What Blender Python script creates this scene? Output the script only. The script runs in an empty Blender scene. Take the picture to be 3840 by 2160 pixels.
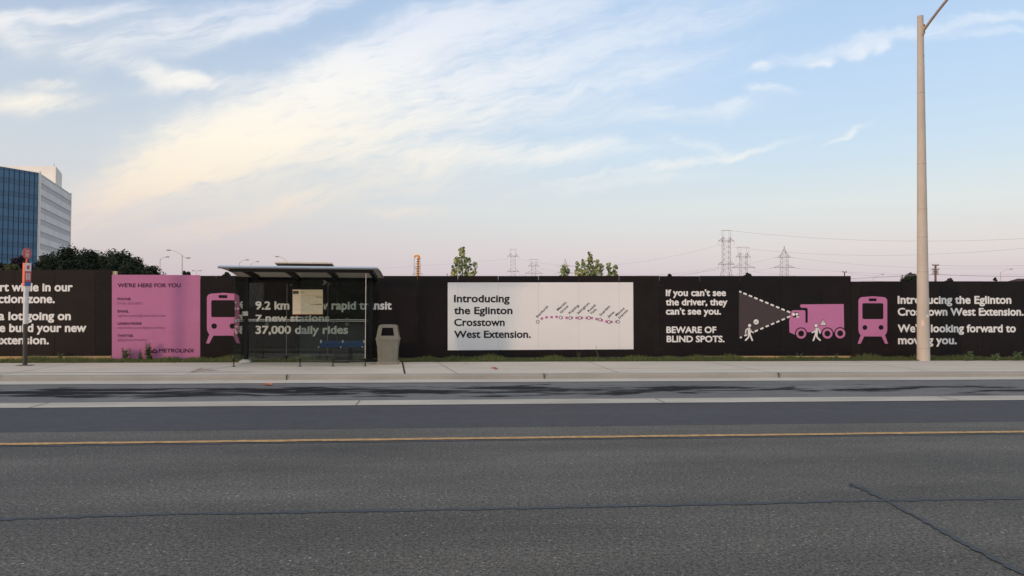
import bpy, math, random
from mathutils import Vector, Matrix
random.seed(7)
R = math.radians
scene = bpy.context.scene
COL = scene.collection

# ---------------------------------------------------------------- camera
F, CX, CY, H = 2800.0, 1920.0, 1080.0, 1.72
YAW, PITCH, ROLL = math.atan(.095), math.atan(70/2800), .0045
_f = Vector((math.sin(YAW)*math.cos(PITCH), math.cos(YAW)*math.cos(PITCH), math.sin(PITCH)))
_r0 = Vector((math.cos(YAW), -math.sin(YAW), 0))
_u0 = _r0.cross(_f)
_r = _r0*math.cos(ROLL) + _u0*math.sin(ROLL)
_u = _u0*math.cos(ROLL) - _r0*math.sin(ROLL)
EYE = Vector((0, 0, H))
cam = bpy.data.cameras.new("camera")
cam.sensor_width = 36
cam.lens = 36*F/3840
cam.clip_start = .1
cam.clip_end = 6000
camo = bpy.data.objects.new("camera", cam)
COL.objects.link(camo)
camo.matrix_world = Matrix(((_r.x, _u.x, -_f.x, 0), (_r.y, _u.y, -_f.y, 0), (_r.z, _u.z, -_f.z, H), (0, 0, 0, 1)))
scene.camera = camo

# surveying helpers: bearings taken from the photo turned into points of the place
def ray(px, py): return _f + _r*((px-CX)/F) - _u*((py-CY)/F)
def PD(px, py, d): return EYE + ray(px, py)*d
def PY(px, py, Y): v = ray(px, py); return EYE + v*(Y/v.y)
def PG(px, py, z=0.): v = ray(px, py); return EYE + v*((z-H)/v.z)

# ---------------------------------------------------------------- exposure
scene.view_settings.view_transform = 'Standard'
scene.view_settings.look = 'None'
scene.view_settings.exposure = 0
scene.view_settings.gamma = 1

def lin(c):
    return tuple((x/255/12.92 if x/255 <= .04045 else ((x/255+.055)/1.055)**2.4) for x in c)

# ---------------------------------------------------------------- world
SUN_DIR = Vector((-.86, -.51, .055)).normalized()      # towards the low sun, behind and left of the camera
W = bpy.data.worlds.new("World")
scene.world = W
W.use_nodes = True
NT = W.node_tree
for n in list(NT.nodes): NT.nodes.remove(n)

class NB:
    """tiny node builder"""
    def __init__(s, nt): s.nt = nt
    def new(s, t, **k):
        n = s.nt.nodes.new(t)
        for a, v in k.items(): setattr(n, a, v)
        return n
    def put(s, sock, v):
        if isinstance(v, bpy.types.NodeSocket): s.nt.links.new(v, sock)
        elif v is not None: sock.default_value = v
    def m(s, op, a, b=None, c=None, clamp=False):
        n = s.new('ShaderNodeMath', operation=op, use_clamp=clamp)
        s.put(n.inputs[0], a); s.put(n.inputs[1], b); s.put(n.inputs[2], c)
        return n.outputs[0]
    def vm(s, op, a, b=None, out=0):
        n = s.new('ShaderNodeVectorMath', operation=op)
        s.put(n.inputs[0], a); s.put(n.inputs[1], b)
        return n.outputs[out]
    def noise(s, vec, scale, detail=4, rough=.55, dist=0., out=0):
        n = s.new('ShaderNodeTexNoise')
        s.put(n.inputs['Vector'], vec); n.inputs['Scale'].default_value = scale
        n.inputs['Detail'].default_value = detail; n.inputs['Roughness'].default_value = rough
        n.inputs['Distortion'].default_value = dist
        return n.outputs[out]
    def mapr(s, v, a, b, c=0., d=1., kind='SMOOTHSTEP'):
        n = s.new('ShaderNodeMapRange', interpolation_type=kind)
        s.put(n.inputs[0], v)
        for i, x in enumerate((a, b, c, d)): n.inputs[1+i].default_value = x
        return n.outputs[0]
    def mix(s, f, a, b, blend='MIX'):
        n = s.new('ShaderNodeMix', data_type='RGBA', blend_type=blend)
        s.put(n.inputs[0], f)
        for i, v in ((6, a), (7, b)):
            if isinstance(v, tuple): v = (*v[:3], 1)
            s.put(n.inputs[i], v)
        return n.outputs[2]
    def ramp(s, f, stops):
        n = s.new('ShaderNodeValToRGB')
        e = n.color_ramp.elements
        while len(e) < len(stops): e.new(.5)
        for el, (p, c) in zip(e, stops): el.position = p; el.color = (*c[:3], 1)
        s.put(n.inputs[0], f)
        return n.outputs[0]
    def mapping(s, vec, loc=(0, 0, 0), rot=(0, 0, 0), sc=(1, 1, 1), kind='TEXTURE'):
        n = s.new('ShaderNodeMapping', vector_type=kind)
        s.put(n.inputs[0], vec)
        n.inputs[1].default_value = loc; n.inputs[2].default_value = rot; n.inputs[3].default_value = sc
        return n.outputs[0]

def build_sky():
    b = NB(NT)
    tc = b.new('ShaderNodeTexCoord').outputs['Generated']
    sp = b.new('ShaderNodeSeparateXYZ'); b.put(sp.inputs[0], tc)
    x, y, z = sp.outputs
    ay = b.m('MAXIMUM', b.m('ABSOLUTE', y), .12)
    u = b.m('DIVIDE', x, ay); v = b.m('DIVIDE', b.m('MAXIMUM', z, 0.), ay)
    cb = b.new('ShaderNodeCombineXYZ'); b.put(cb.inputs[0], u); b.put(cb.inputs[1], v)
    uv = cb.outputs[0]
    # clear sky, by height above the horizon
    base = b.ramp(b.m('MINIMUM', z, 1.), [(0., lin((192, 182, 202))), (.03, lin((198, 189, 206))), (.075, lin((208, 202, 211))),
        (.13, lin((209, 215, 221))), (.20, lin((192, 212, 233))), (.29, lin((180, 205, 236))), (.40, lin((168, 197, 231))), (.62, lin((194, 187, 179)))])
    left = b.mapr(u, .35, -.55)
    haze = b.ramp(b.m('MINIMUM', z, 1.), [(0., lin((196, 184, 198))), (.06, lin((203, 193, 202))), (.12, lin((209, 206, 211))),
        (.2, lin((199, 207, 218))), (.28, lin((185, 199, 219))), (.4, lin((163, 185, 216)))])
    base = b.mix(left, base, haze)
    # cirrus: wind-drawn strokes broken up by warped noise
    w1 = b.vm('SUBTRACT', b.noise(uv, 5., 4, .6, out=1), (.5, .5, .5))
    w2 = b.vm('SUBTRACT', b.noise(uv, 18., 4, .6, out=1), (.5, .5, .5))
    warp = b.vm('ADD', b.vm('MULTIPLY', w1, (.11, .07, 0)), b.vm('MULTIPLY', w2, (.03, .022, 0)))
    uvw = b.vm('ADD', uv, warp)
    uvs = b.vm('ADD', uv, b.vm('MULTIPLY', w1, (.10, .08, 0)))
    streak = b.noise(b.mapping(uvs, rot=(0, 0, R(24)), sc=(1, .20, 1)), 3.4, 7, .6)
    fine = b.noise(b.mapping(uvs, rot=(0, 0, R(10)), sc=(1, .28, 1)), 11., 6, .62)
    puff = b.noise(uvw, 12., 6, .6)
    strokes = [  # centre, half length, half width, direction, weight (bearings in photo pixels)
        (1080, 400, 600, 95, 32, 1.0), (1500, 190, 380, 90, 22, 1.05), (1330, 290, 420, 70, 30, .55), (640, 630, 300, 85, 33, .85),
        (1250, 430, 800, 210, 22, .2), (1900, 420, 800, 240, 12, .18), (1000, 520, 420, 150, 25, .3), (700, 560, 380, 130, 28, .35),
        (800, 560, 420, 100, 22, .45), (1000, 590, 420, 60, 14, .35), (1950, 60, 480, 70, 16, .75), (1750, 300, 520, 90, 14, .55),
        (2250, 130, 520, 90, 20, .42), (1450, 480, 640, 90, 12, .40), (1850, 590, 620, 48, 3, .62), (1900, 400, 560, 60, 12, .3),
        (2150, 582, 170, 26, 8, .45), (2620, 545, 170, 20, -8, .42), (2560, 612, 420, 15, 11, .62), (2300, 690, 420, 30, 8, .3),
        (760, 85, 480, 60, 15, .70), (1010, 80, 330, 38, 22, .75), (500, 200, 200, 46, 30, .3), (230, 65, 330, 30, 9, .85),
        (25, 125, 55, 100, 60, .55), (175, 150, 40, 100, -70, .45), (330, 210, 36, 60, -60, .3), (130, 395, 180, 40, 4, .9), (200, 330, 90, 16, 4, .5),
        (640, 300, 160, 34, -14, .8), (760, 330, 200, 30, 8, .35), (1020, 795, 300, 38, 13, .50),
        (1500, 790, 170, 18, 3, .42), (760, 870, 200, 30, 14, .35), (330, 830, 160, 24, 3, .28), (1500, 690, 520, 60, 6, .25),
        (3150, 190, 330, 30, 14, .40), (3050, 243, 50, 16, 12, .5), (3190, 208, 46, 22, 20, .5), (3305, 190, 46, 22, 10, .45), (2875, 262, 42, 22, 14, .7), (2910, 342, 80, 14, -4, .45),
        (3600, 90, 380, 28, 15, .55), (3700, 120, 250, 18, 10, .35), (3180, 515, 95, 11, 25, .55), (2700, 60, 340, 50, 14, .34),
        (2500, 230, 360, 60, 14, .28), (2760, 385, 220, 20, 8, .3), (2450, 430, 460, 36, 6, .30)]
    acc = 0.
    for (px, py, L, wd, ang, wt) in strokes:
        d = ray(px, py); c = (d.x/d.y, d.z/d.y, 0)
        q = b.mapping(uvw, loc=c, rot=(0, 0, R(ang)), sc=(L/F, wd/F, 1))
        g = b.m('POWER', .3679, b.m('POWER', b.vm('DOT_PRODUCT', q, q, out=1), 1.25))
        acc = b.m('MULTIPLY_ADD', g, wt, acc)
    # cloud elsewhere in the sky (overhead and behind)
    front = b.mapr(y, .05, .35)
    other = b.m('MULTIPLY', b.m('SUBTRACT', 1., front), .5)
    acc = b.m('ADD', b.m('MULTIPLY', acc, front), other)
    fibre = b.noise(b.mapping(uvs, rot=(0, 0, R(17)), sc=(1, .14, 1)), 16., 6, .65)
    t = b.m('MULTIPLY_ADD', streak, 1.8, b.m('MULTIPLY_ADD', fine, 1.4, b.m('MULTIPLY_ADD', fibre, 1.4, b.m('MULTIPLY', puff, .7))))
    t = b.m('SUBTRACT', t, 2.65)
    amt = b.m('MULTIPLY', acc, b.m('MAXIMUM', b.m('MULTIPLY_ADD', t, 1.35, 1.), .12))
    amt = b.m('SUBTRACT', 1., b.m('POWER', .3679, b.m('MULTIPLY', b.m('POWER', amt, 1.25), 1.45)))
    ccol = b.ramp(b.m('MINIMUM', z, 1.), [(0., lin((222, 202, 200))), (.10, lin((228, 209, 203))), (.155, lin((247, 231, 213))), (.21, lin((254, 243, 227))),
        (.28, lin((249, 245, 240))), (.35, lin((231, 234, 244))), (.42, lin((228, 231, 240))), (.6, lin((216, 203, 188)))])
    ccol2 = b.mix(b.mapr(u, -.15, .25), ccol, b.mix(.55, ccol, lin((222, 230, 243))))
    col = b.mix(amt, base, ccol2)
    # the lit half of the sky (overhead and the sunset side) is brighter than the part in view
    boost = b.m('SUBTRACT', b.mapr(z, .42, .8, 1., 1.4), b.mapr(y, .1, -.4, 0., -.15))
    bg = b.new('ShaderNodeBackground'); b.put(bg.inputs[0], col); b.put(bg.inputs[1], b.m('MULTIPLY', boost, .96))
    sky = b.new('ShaderNodeTexSky', sky_type='NISHITA')
    sky.sun_disc = False
    sky.sun_elevation = math.asin(SUN_DIR.z)
    sky.sun_rotation = math.atan2(SUN_DIR.x, SUN_DIR.y)
    sky.dust_density = 1.5
    bg2 = b.new('ShaderNodeBackground'); b.put(bg2.inputs[0], sky.outputs[0]); bg2.inputs[1].default_value = .06
    ad = b.new('ShaderNodeAddShader'); b.put(ad.inputs[0], bg.outputs[0]); b.put(ad.inputs[1], bg2.outputs[0])
    out = b.new('ShaderNodeOutputWorld'); b.put(out.inputs[0], ad.outputs[0])
    W.cycles.sampling_method = 'MANUAL'; W.cycles.sample_map_resolution = 512
build_sky()

# ---------------------------------------------------------------- sun
sun = bpy.data.lights.new("sun", 'SUN')
sun.energy = 1.6
sun.color = (1, .68, .46)
sun.angle = R(3.2)
suno = bpy.data.objects.new("sun", sun)
COL.objects.link(suno)
suno.rotation_euler = (-SUN_DIR).to_track_quat('-Z', 'Y').to_euler()

# ---------------------------------------------------------------- materials
MATS = {}
def mat(name, col, rough=.6, spec=.3, var=.12, scale=6., metallic=0., bump=0., bscale=60., detail=5, stretch=(1, 1, 1)):
    if name in MATS: return MATS[name]
    m = bpy.data.materials.new(name); m.use_nodes = True
    nt = m.node_tree; b = NB(nt); p = nt.nodes['Principled BSDF']
    tc = b.new('ShaderNodeTexCoord').outputs['Object']
    v = b.mapping(tc, sc=stretch, kind='POINT') if stretch != (1, 1, 1) else tc
    n = b.noise(v, scale, detail, .6)
    k = b.mapr(n, .3, .7, 1-var, 1+var, 'LINEAR')
    b.put(p.inputs['Base Color'], b.mix(1., (*col, 1), b.new('ShaderNodeCombineColor').outputs[0], 'MIX') if False else b.vm('SCALE', (*col,)))
    sc = p.inputs['Base Color'].links[0].from_node
    b.put(sc.inputs['Scale'], k)
    p.inputs['Roughness'].default_value = rough
    p.inputs['Specular IOR Level'].default_value = spec
    p.inputs['Metallic'].default_value = metallic
    if bump:
        bn = b.new('ShaderNodeBump'); bn.inputs['Strength'].default_value = bump; bn.inputs['Distance'].default_value = .01
        b.put(bn.inputs['Height'], b.noise(tc, bscale, 5, .6)); b.put(p.inputs['Normal'], bn.outputs[0])
    MATS[name] = m
    return m

def asphalt(name, dark, light, stone, speck=70., patch=.18, bump=.6, stain=None, rough=.8, stones=True, spec=.35):
    m = bpy.data.materials.new(name); m.use_nodes = True
    nt = m.node_tree; b = NB(nt); p = nt.nodes['Principled BSDF']
    tc = b.new('ShaderNodeTexCoord').outputs['Object']
    n1 = b.noise(tc, speck, 3, .7)
    if stones: n1 = b.m('MULTIPLY_ADD', b.m('SUBTRACT', b.noise(tc, 30., 3, .7), .5), .85, n1)
    c = b.ramp(n1, [(.34, dark), (.5, tuple((a+c_)/2 for a, c_ in zip(dark, light))), (.68, light)])
    # slightly different tints of aggregate
    tint = b.noise(tc, 9., 4, .7, out=1)
    c = b.mix(.10, c, b.mix(1., c, tint, 'MULTIPLY'))
    if stones:
        for sc_, th, wgt in ((34., .16, .75), (16., .10, .85)):
            vo = b.new('ShaderNodeTexVoronoi'); b.put(vo.inputs['Vector'], tc); vo.inputs['Scale'].default_value = sc_
            vo.inputs['Randomness'].default_value = 1.
            sel = b.m('GREATER_THAN', b.new('ShaderNodeSeparateColor').outputs[0], .93)
            sepc = sel.node.inputs[0].links[0].from_node if sel.node.inputs[0].links else None
            b.put(sepc.inputs[0], vo.outputs['Color'])
            near = b.m('LESS_THAN', vo.outputs['Distance'], th*1.6)
            c = b.mix(b.m('MULTIPLY', b.m('MULTIPLY', sel, near), wgt), c, stone)
    big = b.noise(b.mapping(tc, sc=(.35, 1.2, 1), kind='POINT'), .8, 4, .55)
    mid = b.noise(tc, 3.2, 4, .6)
    k = b.m('MULTIPLY', b.mapr(big, .3, .7, 1-patch, 1+patch, 'LINEAR'), b.mapr(mid, .3, .7, .91, 1.09, 'LINEAR'))
    wheel = b.noise(b.mapping(tc, sc=(.03, 1., 1), kind='POINT'), .9, 3, .6)      # tracks polished along the lane
    k = b.m('MULTIPLY', k, b.mapr(wheel, .3, .7, 1-patch*.8, 1+patch*.8, 'LINEAR'))
    c = b.vm('SCALE', c); b.put(c.node.inputs['Scale'], k)
    if stain: c = stain(b, tc, c)
    b.put(p.inputs['Base Color'], c)
    p.inputs['Roughness'].default_value = rough
    p.inputs['Specular IOR Level'].default_value = spec
    bn = b.new('ShaderNodeBump'); bn.inputs['Strength'].default_value = bump; bn.inputs['Distance'].default_value = .006
    b.put(bn.inputs['Height'], b.noise(tc, speck*.9, 3, .7)); b.put(p.inputs['Normal'], bn.outputs[0])
    return m

def concrete(name, col, extra=None, var=.14):
    m = bpy.data.materials.new(name); m.use_nodes = True
    nt = m.node_tree; b = NB(nt); p = nt.nodes['Principled BSDF']
    tc = b.new('ShaderNodeTexCoord').outputs['Object']
    a = b.noise(b.mapping(tc, sc=(.5, 1.4, 1), kind='POINT'), 1.1, 5, .62)
    f = b.noise(tc, 30., 4, .7)
    k = b.m('MULTIPLY', b.mapr(a, .3, .7, 1-var, 1+var, 'LINEAR'), b.mapr(f, .3, .7, .93, 1.07, 'LINEAR'))
    c = b.vm('SCALE', col); b.put(c.node.inputs['Scale'], k)
    spots = b.noise(tc, 2.3, 6, .75)
    c = b.mix(b.mapr(spots, .62, .78, 0., .35), c, tuple(x*.45 for x in col))
    if extra: c = extra(b, tc, c)
    b.put(p.inputs['Base Color'], c)
    p.inputs['Roughness'].default_value = .9; p.inputs['Specular IOR Level'].default_value = .2
    bn = b.new('ShaderNodeBump'); bn.inputs['Strength'].default_value = .25; bn.inputs['Distance'].default_value = .004
    b.put(bn.inputs['Height'], f); b.put(p.inputs['Normal'], bn.outputs[0])
    return m

def glass(name, tint=(.80, .86, .83)):
    m = bpy.data.materials.new(name); m.use_nodes = True
    nt = m.node_tree; b = NB(nt)
    nt.nodes.remove(nt.nodes['Principled BSDF'])
    out = nt.nodes['Material Output']
    tr = b.new('ShaderNodeBsdfTransparent'); tr.inputs[0].default_value = (*tint, 1)
    gl = b.new('ShaderNodeBsdfGlossy'); gl.inputs['Roughness'].default_value = .01; gl.inputs[0].default_value = (.9, .95, .93, 1)
    df = b.new('ShaderNodeBsdfDiffuse'); df.inputs[0].default_value = (.30, .34, .31, 1)      # dust film
    fr = b.new('ShaderNodeFresnel'); geo = b.new('ShaderNodeNewGeometry')      # same reflectance on both faces of a thin pane
    b.put(fr.inputs[0], b.m('SUBTRACT', 1.5, b.m('MULTIPLY', geo.outputs['Backfacing'], 1.5-1/1.5)))
    tc = b.new('ShaderNodeTexCoord').outputs['Object']
    dust = b.mapr(b.noise(tc, 1.7, 5, .65), .3, .75, .002, .012, 'LINEAR')
    m1 = b.new('ShaderNodeMixShader'); b.put(m1.inputs[0], dust); b.put(m1.inputs[1], tr.outputs[0]); b.put(m1.inputs[2], df.outputs[0])
    m2 = b.new('ShaderNodeMixShader'); b.put(m2.inputs[0], fr.outputs[0]); b.put(m2.inputs[1], m1.outputs[0]); b.put(m2.inputs[2], gl.outputs[0])
    b.put(out.inputs[0], m2.outputs[0])
    return m

# ---------------------------------------------------------------- mesh builder
class MB:
    def __init__(s): s.v, s.f, s.mi = [], [], []
    def add(s, vs, fs, mi=0):
        o = len(s.v); s.v += [Vector(p) for p in vs]
        s.f += [tuple(i+o for i in f) for f in fs]; s.mi += [mi]*len(fs)
    def quad(s, a, b_, c, d, mi=0): s.add([a, b_, c, d], [(0, 1, 2, 3)], mi)
    def poly(s, pts, mi=0): s.add(pts, [tuple(range(len(pts)))], mi)
    def box(s, c, d, mi=0, rot=None, top=1.):
        hx, hy, hz = d[0]/2, d[1]/2, d[2]/2
        vs = [Vector((x*hx*(top if z > 0 else 1), y*hy*(top if z > 0 else 1), z*hz)) for z in (-1, 1) for y in (-1, 1) for x in (-1, 1)]
        if rot is not None: vs = [rot @ q for q in vs]
        c = Vector(c)
        s.add([q+c for q in vs], [(0, 2, 3, 1), (4, 5, 7, 6), (0, 1, 5, 4), (2, 6, 7, 3), (0, 4, 6, 2), (1, 3, 7, 5)], mi)
    def tube(s, p0, p1, r0, r1=None, n=8, mi=0, cap=True):
        p0, p1 = Vector(p0), Vector(p1); r1 = r0 if r1 is None else r1
        d = (p1-p0).normalized()
        a = d.orthogonal().normalized(); c = d.cross(a)
        vs = []
        for p, r in ((p0, r0), (p1, r1)):
            vs += [p + (a*math.cos(2*math.pi*i/n) + c*math.sin(2*math.pi*i/n))*r for i in range(n)]
        fs = [(i, (i+1) % n, n+(i+1) % n, n+i) for i in range(n)]
        if cap: fs += [tuple(range(n))[::-1], tuple(range(n, 2*n))]
        s.add(vs, fs, mi)
    def path(s, pts, r, n=6, mi=0):
        pts = [Vector(p) for p in pts]; rs = r if isinstance(r, (list, tuple)) else [r]*len(pts)
        o = len(s.v); ref = Vector((.13, .27, .95))
        for i, p in enumerate(pts):
            d = (pts[min(i+1, len(pts)-1)]-pts[max(i-1, 0)]).normalized()
            a = d.cross(ref)
            if a.length < 1e-3: a = d.orthogonal()
            a.normalize(); c = d.cross(a)
            s.v += [p + (a*math.cos(2*math.pi*k/n)+c*math.sin(2*math.pi*k/n))*rs[i] for k in range(n)]
        for i in range(len(pts)-1):
            for k in range(n):
                s.f.append((o+i*n+k, o+i*n+(k+1) % n, o+(i+1)*n+(k+1) % n, o+(i+1)*n+k)); s.mi.append(mi)
        s.f.append(tuple(o+k for k in range(n))[::-1]); s.mi.append(mi)
        e = o+(len(pts)-1)*n
        s.f.append(tuple(e+k for k in range(n))); s.mi.append(mi)
    def loft(s, rings, mi=0, cap=True):
        o = len(s.v); n = len(rings[0])
        for r_ in rings: s.v += [Vector(p) for p in r_]
        for i in range(len(rings)-1):
            for k in range(n):
                s.f.append((o+i*n+k, o+i*n+(k+1) % n, o+(i+1)*n+(k+1) % n, o+(i+1)*n+k)); s.mi.append(mi)
        if cap:
            s.f.append(tuple(o+k for k in range(n))[::-1]); s.mi.append(mi)
            e = o+(len(rings)-1)*n
            s.f.append(tuple(e+k for k in range(n))); s.mi.append(mi)
    def build(s, name, mats, parent=None, smooth=False):
        me = bpy.data.meshes.new(name)
        off = Vector((0, 0, 0)); q = parent
        while q is not None: off += q.location; q = q.parent
        me.from_pydata([tuple(p-off) for p in s.v], [], s.f)
        for m in (mats if isinstance(mats, (list, tuple)) else [mats]): me.materials.append(m)
        me.polygons.foreach_set('material_index', s.mi)
        if smooth:
            me.polygons.foreach_set('use_smooth', [True]*len(s.f))
            try: me.set_sharp_from_angle(angle=R(40))
            except Exception: pass
        me.update()
        ob = bpy.data.objects.new(name, me); COL.objects.link(ob)
        if parent is not None: ob.parent = parent
        return ob

def rrect(cx, cy, z, hx, hy, r, k=3):
    pts = []
    for sx, sy, a0 in ((1, 1, 0), (-1, 1, 90), (-1, -1, 180), (1, -1, 270)):
        for i in range(k+1):
            a = R(a0+90*i/k)
            pts.append((cx+sx*(hx-r)+r*math.cos(a), cy+sy*(hy-r)+r*math.sin(a), z))
    return pts

def tag(o, label=None, cat=None, group=None, kind=None):
    if label: o['label'] = label
    if cat: o['category'] = cat
    if group: o['group'] = group
    if kind: o['kind'] = kind
    return o
def thing(name, label, cat, loc, group=None):
    o = bpy.data.objects.new(name, None); o.empty_display_size = .2
    o.location = loc; COL.objects.link(o)
    return tag(o, label, cat, group)
def struct(name, mb, mats, label=None):
    o = mb.build(name, mats); o['kind'] = 'structure'
    if label: o['label'] = label
    return o

# =============================================================== GROUND, ROAD, PAVEMENT
Y_CRACK = PG(1920, 1906).y
Y_YEL0, Y_YEL1 = PG(1920, 1648).y, PG(1920, 1639.5).y
Y_LANE = PG(1920, 1601).y
Y_S0, Y_S1 = PG(1920, 1516.5).y, PG(1920, 1499).y
Y_GUT = PG(1920, 1434).y
Y_KERB = PG(1920, 1424).y
ZS = .13
Y_WALK = PG(1920, 1356.5, ZS).y
YF = PG(1920, 1345, ZS+.02).y            # face of the hoarding
XL, XR = -160., 160.

def sheet(mb, y0, y1, z0, z1=None, x0=XL, x1=XR, mi=0):
    z1 = z0 if z1 is None else z1
    mb.quad((x0, y0, z0), (x1, y0, z0), (x1, y1, z1), (x0, y1, z1), mi)

earth = mat('earth', (.085, .075, .05), .95, .1, .25, 1.3)
g = MB(); g.quad((-3000, -1500, -.06), (3000, -1500, -.06), (3000, 4500, -.06), (-3000, 4500, -.06))
struct('ground', g, earth)

old_asphalt = asphalt('old_asphalt', (.020, .0185, .016), (.170, .153, .128), (.38, .35, .29), speck=58., patch=.24, bump=.9, rough=.66, spec=.3)
new_asphalt = asphalt('new_asphalt', (.056, .056, .061), (.104, .104, .112), (.14, .14, .14), speck=80., patch=.06, bump=.5, spec=.15, stones=False)
def bay_stain(b, tc, c):
    sp = b.new('ShaderNodeSeparateXYZ'); b.put(sp.inputs[0], tc)
    X, Y = sp.outputs[0], sp.outputs[1]
    ym = (Y_S1+Y_GUT)/2
    # oil drips where the buses stand: a long band of overlapping blots
    n = b.noise(b.mapping(tc, rot=(0, 0, R(6)), sc=(.42, 1.6, 1), kind='POINT'), 1.15, 5, .62, .5)
    n2 = b.noise(b.mapping(tc, rot=(0, 0, R(14)), sc=(.7, 3.2, 1), kind='POINT'), 1.2, 4, .6)
    band = b.m('POWER', .3679, b.m('POWER', b.m('ABSOLUTE', b.m('DIVIDE', b.m('SUBTRACT', Y, ym-.05), 1.12)), 2.6))
    fade = b.mapr(X, 1.5, 7.5, 1., .76)
    fade2 = b.mapr(X, -9., -11.5, 1., .7)
    s = b.m('MULTIPLY', b.m('MULTIPLY', band, fade), fade2)
    a = b.mapr(b.m('ADD', b.m('MULTIPLY_ADD', n, 1.7, b.m('MULTIPLY', n2, .8)), b.m('MULTIPLY', s, .62)), 1.66, 1.84, 0., .95)
    c = b.mix(a, c, (.013, .013, .015))
    return c
bay_asphalt = asphalt('bay_asphalt', (.115, .114, .114), (.25, .246, .24), (.2, .2, .2), speck=70., patch=.14, bump=.7, spec=.06, stain=bay_stain, stones=False)
pale_concrete = concrete('pale_concrete', (.50, .455, .395))
strip_concrete = concrete('strip_concrete', (.455, .41, .35), var=.2)
kerb_concrete = concrete('kerb_concrete', (.325, .305, .265), var=.14)
walk_concrete = concrete('walk_concrete', (.56, .50, .42), var=.11)
joint_dark = mat('joint_dark', (.05, .045, .04), .9, .1)
yellow_paint = mat('yellow_paint', (.47, .295, .135), .85, .15, .38, 9.)
tar = mat('tar', (.026, .029, .036), .55, .4, .25, 20.)

m_ = MB(); sheet(m_, -60, Y_LANE, 0); struct('road', m_, old_asphalt)
m_ = MB(); sheet(m_, Y_LANE, Y_S0, .002); struct('road_lane', m_, new_asphalt)
m_ = MB(); sheet(m_, Y_S1, Y_GUT, .002); struct('bus_bay', m_, bay_asphalt)

def strip_x(mb, px, py, y0, y1, z, w, skew=0., mi=1):
    X = PG(px, py, z).x
    mb.quad((X-w/2, y0, z), (X+w/2, y0, z), (X+w/2+skew, y1, z), (X-w/2+skew, y1, z), mi)
m_ = MB(); sheet(m_, Y_S0, Y_S1, .008)
for px in (1344, 2490, 190, 3640): strip_x(m_, px, 1508, Y_S0+.01, Y_S1-.01, .012, .016)
struct('concrete_strip', m_, [strip_concrete, joint_dark])
m_ = MB(); sheet(m_, Y_GUT, Y_KERB, .010, .02); struct('gutter', m_, [pale_concrete])
YK1 = Y_KERB+.19
m_ = MB()
prof = [(Y_KERB, .02), (Y_KERB+.018, .09), (Y_KERB+.035, ZS-.018), (Y_KERB+.06, ZS+.002), (YK1, ZS+.006)]
for (a, za), (c, zc) in zip(prof, prof[1:]): m_.quad((XL, a, za), (XR, a, za), (XR, c, zc), (XL, c, zc))
for px in (20, 1076, 2046, 2958):
    X = PG(px, 1424, .02).x
    m_.box((X, Y_KERB+.012, .075), (.014, .05, .12), 1); m_.quad((X-.007, Y_KERB+.04, ZS+.009), (X+.007, Y_KERB+.04, ZS+.009), (X+.007, YK1-.01, ZS+.009), (X-.007, YK1-.01, ZS+.009), 1)
struct('kerb', m_, [kerb_concrete, joint_dark])
m_ = MB(); sheet(m_, YK1, Y_WALK, ZS)
for px, w, sk in ((1518, .045, -.25), (20, .015, 0), (700, .012, .6), (1715, .012, -.5), (2330, .012, 0), (2920, .012, -.3), (3560, .012, 0)):
    strip_x(m_, px, 1402, YK1+.01, Y_WALK-.01, ZS+.004, w, sk)
sheet(m_, PG(1920, 1392, ZS).y, PG(1920, 1391, ZS).y, ZS+.003, x0=-12, x1=-4.5, mi=2)
struct('sidewalk', m_, [walk_concrete, joint_dark, mat('joint_faint', (.24, .21, .18), .9, .1)])
m_ = MB(); sheet(m_, Y_WALK, YF+40, ZS+.012, x0=-80, x1=80); sheet(m_, Y_WALK, Y_WALK+.004, -.03, ZS+.012, x0=-80, x1=80)
struct('verge', m_, mat('verge_soil', (.045, .05, .025), .95, .1, .3, 5.))

# painted line, sealed cracks, spray marks
def ribbon(mb, pts, w, z, mi=0, jit=0.):
    L, Rr = [], []
    for i, p in enumerate(pts):
        d = (pts[min(i+1, len(pts)-1)]-pts[max(i-1, 0)]); d.z = 0; d.normalize()
        n = Vector((-d.y, d.x, 0)); ww = w[i] if isinstance(w, list) else w
        ww *= 1+random.uniform(-jit, jit)
        L.append(Vector((p.x, p.y, z))+n*ww/2); Rr.append(Vector((p.x, p.y, z))-n*ww/2)
    for i in range(len(pts)-1): mb.quad(L[i], Rr[i], Rr[i+1], L[i+1], mi)
m_ = MB(); pts = [Vector((x*.25, (Y_YEL0+Y_YEL1)/2+random.uniform(-.006, .006), 0)) for x in range(-160, 161)]
ribbon(m_, pts, (Y_YEL1-Y_YEL0)*.84, .008, 0, .07)
struct('yellow_line', m_, yellow_paint)
m_ = MB(); ribbon(m_, [p-Vector((0, .135, 0)) for p in pts], .075, .004, 0, .3)
struct('dark_line', m_, tar)  # dark strip along the near side of the yellow line
m_ = MB()
cr = [PG(px, py) for px, py in ((-700, 1990), (-300, 1965), (0, 1949), (300, 1938), (700, 1927), (1100, 1921), (1500, 1914), (1920, 1906.5), (2400, 1897), (2800, 1888), (3200, 1879), (3500, 1874), (3840, 1869), (4400, 1860))]
def densify(p, n=14, j=.012):
    o = []
    for a, c in zip(p, p[1:]):
        for i in range(n): q = a.lerp(c, i/n); o.append(q+Vector((random.uniform(-j, j), random.uniform(-j, j), 0)))
    return o+[p[-1]]
ribbon(m_, densify(cr, 12, .012), .062, .004, 0, .55)
struct('crack_sealant', m_, tar)
m_ = MB()
cr = [PG(px, py) for px, py in ((3190, 1820), (3250, 1840), (3320, 1876), (3480, 1962), (3640, 2052), (3840, 2155), (4000, 2240))]
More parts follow.
